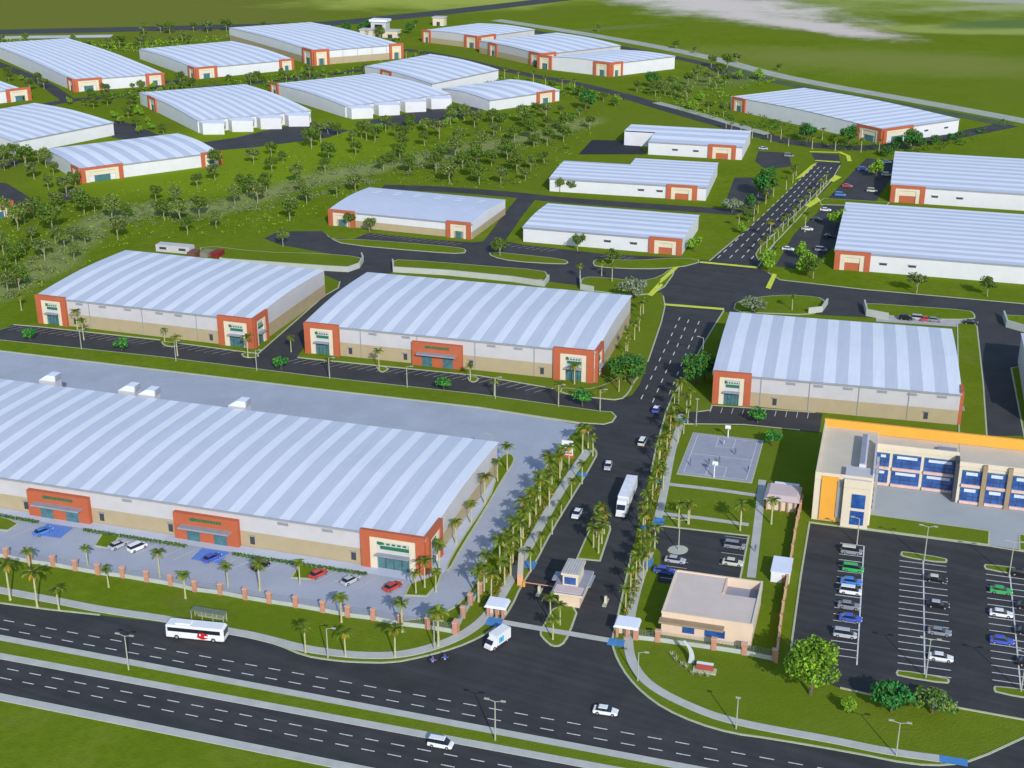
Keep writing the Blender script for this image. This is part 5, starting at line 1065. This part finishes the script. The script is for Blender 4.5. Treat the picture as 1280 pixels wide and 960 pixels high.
scatter([(0, 190), (60, 200), (50, 212), (0, 222)], 6, 10, 6, mt, 'by the small yard at the left edge', .7, 'far street trees', 19)
scatter([(380, 150), (440, 170), (600, 135), (600, 150), (450, 185), (390, 178)], 16, 11, 5, mt+lime, 'screening the dark yard of the docked halls', .75, 'far street trees', 20)
scatter([(915, 268), (940, 220), (1000, 195), (1010, 205), (950, 270), (925, 300)], 9, 10, 8, mt+lime+dark[:1], 'on the verge west of the upper avenue', .55, 'verge trees', 21)
scatter([(720, 32), (960, 84), (1020, 98), (980, 96), (800, 56)], 5, 30, 4, mt, 'along the perimeter strip', .7, 'far trees', 16)
# lawn plants by the sign, hedges, scrub
def stuff(name, pts, label, cat, mats, n, r_, h, s, seed, kind=None):
    rn = random.Random(seed); mb = MB(); c = pts[0].copy()
    for p in pts: leafcloud(mb, rn, p-c+EZ*h*.5, r_, h*.5, n, mats, s)
    o = mb.build(name, loc=c); tag(o, label, cat if kind is None else None, None, kind); return o
def hedge(a, b, lb, w=.45):
    A, B = g(*a), g(*b); n = max(2, int((B-A).length/.8)); stuff('hedge', [A.lerp(B, i/n) for i in range(n+1)], lb, 'hedge', (L_d, L_m, G_d), 34, .6, .8, .22, 5)
hedge((-20, 642), (46, 654), 'clipped hedge at the left end of the long hall'); hedge((106, 664), (231, 684), 'clipped hedge between the two red entrance blocks'); hedge((292, 694), (456, 719), 'clipped hedge left of the big corner portal')
for i, (x, y) in enumerate(((845, 826), (852, 832), (858, 836), (866, 843), (875, 845), (884, 846), (840, 820))):
    rn = random.Random(i); t = empty('agave_plant', g(x, y)); tag(t, '%s pale spiky plant from the left beside the red sign' % ordn(i), 'plant', 'spiky plants by the sign'); mb = MB()
    for k in range(14):
        az = k*.449*5; el = rn.uniform(.4, 1.3); d = Vector((math.cos(az)*math.cos(el), math.sin(az)*math.cos(el), math.sin(el))); sd_ = Vector((-math.sin(az), math.cos(az), 0))*.14
        mb.face([sd_, d*rn.uniform(.9, 1.5), -sd_], mat('agave', (.42, .45, .26), .7))
    mb.build('leaves', t)
def rnd_in(P_, n, seed):
    rn = random.Random(seed); xs = [p[0] for p in P_]; ys = [p[1] for p in P_]; out = []
    while len(out) < n:
        x, y = rn.uniform(min(xs), max(xs)), rn.uniform(min(ys), max(ys))
        if inpoly(x, y, P_): out.append(g(x, y))
    return out
creek = [(0, 350), (80, 300), (130, 262), (200, 250), (300, 255), (400, 212), (520, 190), (640, 165), (720, 145), (745, 160), (640, 195), (500, 222), (340, 262), (240, 278), (150, 285), (60, 345), (0, 385)]
stuff('scrub', rnd_in(creek, 420, 3), None, None, (O_g, O_l, S_g, O_l), 26, 2.0, 1.5, .38, 8, 'stuff')
stuff('scrub', rnd_in([(790, 112), (880, 85), (975, 100), (905, 125), (900, 150), (830, 135)], 160, 4), None, None, (O_g, L_m, Y_g, O_l), 26, 2.2, 2.2, .42, 9, 'stuff')
stuff('undergrowth', rnd_in([(600, 160), (740, 140), (720, 180), (690, 200), (640, 235), (500, 225), (470, 195)], 160, 5), None, None, (O_g, L_m, O_d), 24, 1.8, 1.4, .38, 10, 'stuff')
stuff('verge_planting', rnd_in([(600, 757), (640, 700), (668, 645), (700, 590), (722, 570), (700, 600), (660, 670), (620, 750)], 150, 6), None, None, (L_m, P_o, L_l, L_d), 20, .6, .7, .2, 11, 'stuff')
stuff('verge_planting', [p for p in along([(782, 770), (793, 735), (805, 690), (815, 640), (825, 600), (836, 555), (846, 510)], 150, .7)], None, None, (L_m, P_o, L_l, L_d), 24, .6, 1.1, .22, 12, 'stuff')
meadow_px = [(0, 262), (60, 262), (150, 238), (290, 208), (400, 172), (560, 145), (700, 132), (760, 145), (690, 215), (640, 236), (480, 232), (400, 270), (330, 290), (170, 300), (40, 365), (0, 380)]
stuff('meadow_tufts', rnd_in(meadow_px, 1500, 21), None, None, (L_m, Y_g, O_g, L_l), 7, 1.5, .6, .35, 22, 'stuff')
stuff('verge_shrubs', rnd_in([(0, 50), (170, 54), (380, 38), (385, 44), (270, 50), (180, 66), (0, 58)], 260, 23), None, None, (O_g, L_m, L_l, Y_g), 14, 3.5, 1.6, .7, 24, 'stuff')
stuff('verge_shrubs', rnd_in([(100, 120), (245, 104), (370, 92), (505, 78), (700, 108), (780, 122), (780, 135), (640, 112), (520, 90), (360, 108), (200, 125)], 320, 25), None, None, (O_g, L_m, L_d, Y_g), 14, 2.6, 1.3, .6, 26, 'stuff')
stuff('verge_shrubs', rnd_in([(905, 128), (1090, 182), (1200, 170), (1260, 150), (1200, 185), (1085, 197), (905, 150)], 120, 27), None, None, (G_d, L_m, L_d), 16, 1.8, 1.6, .5, 28, 'stuff')
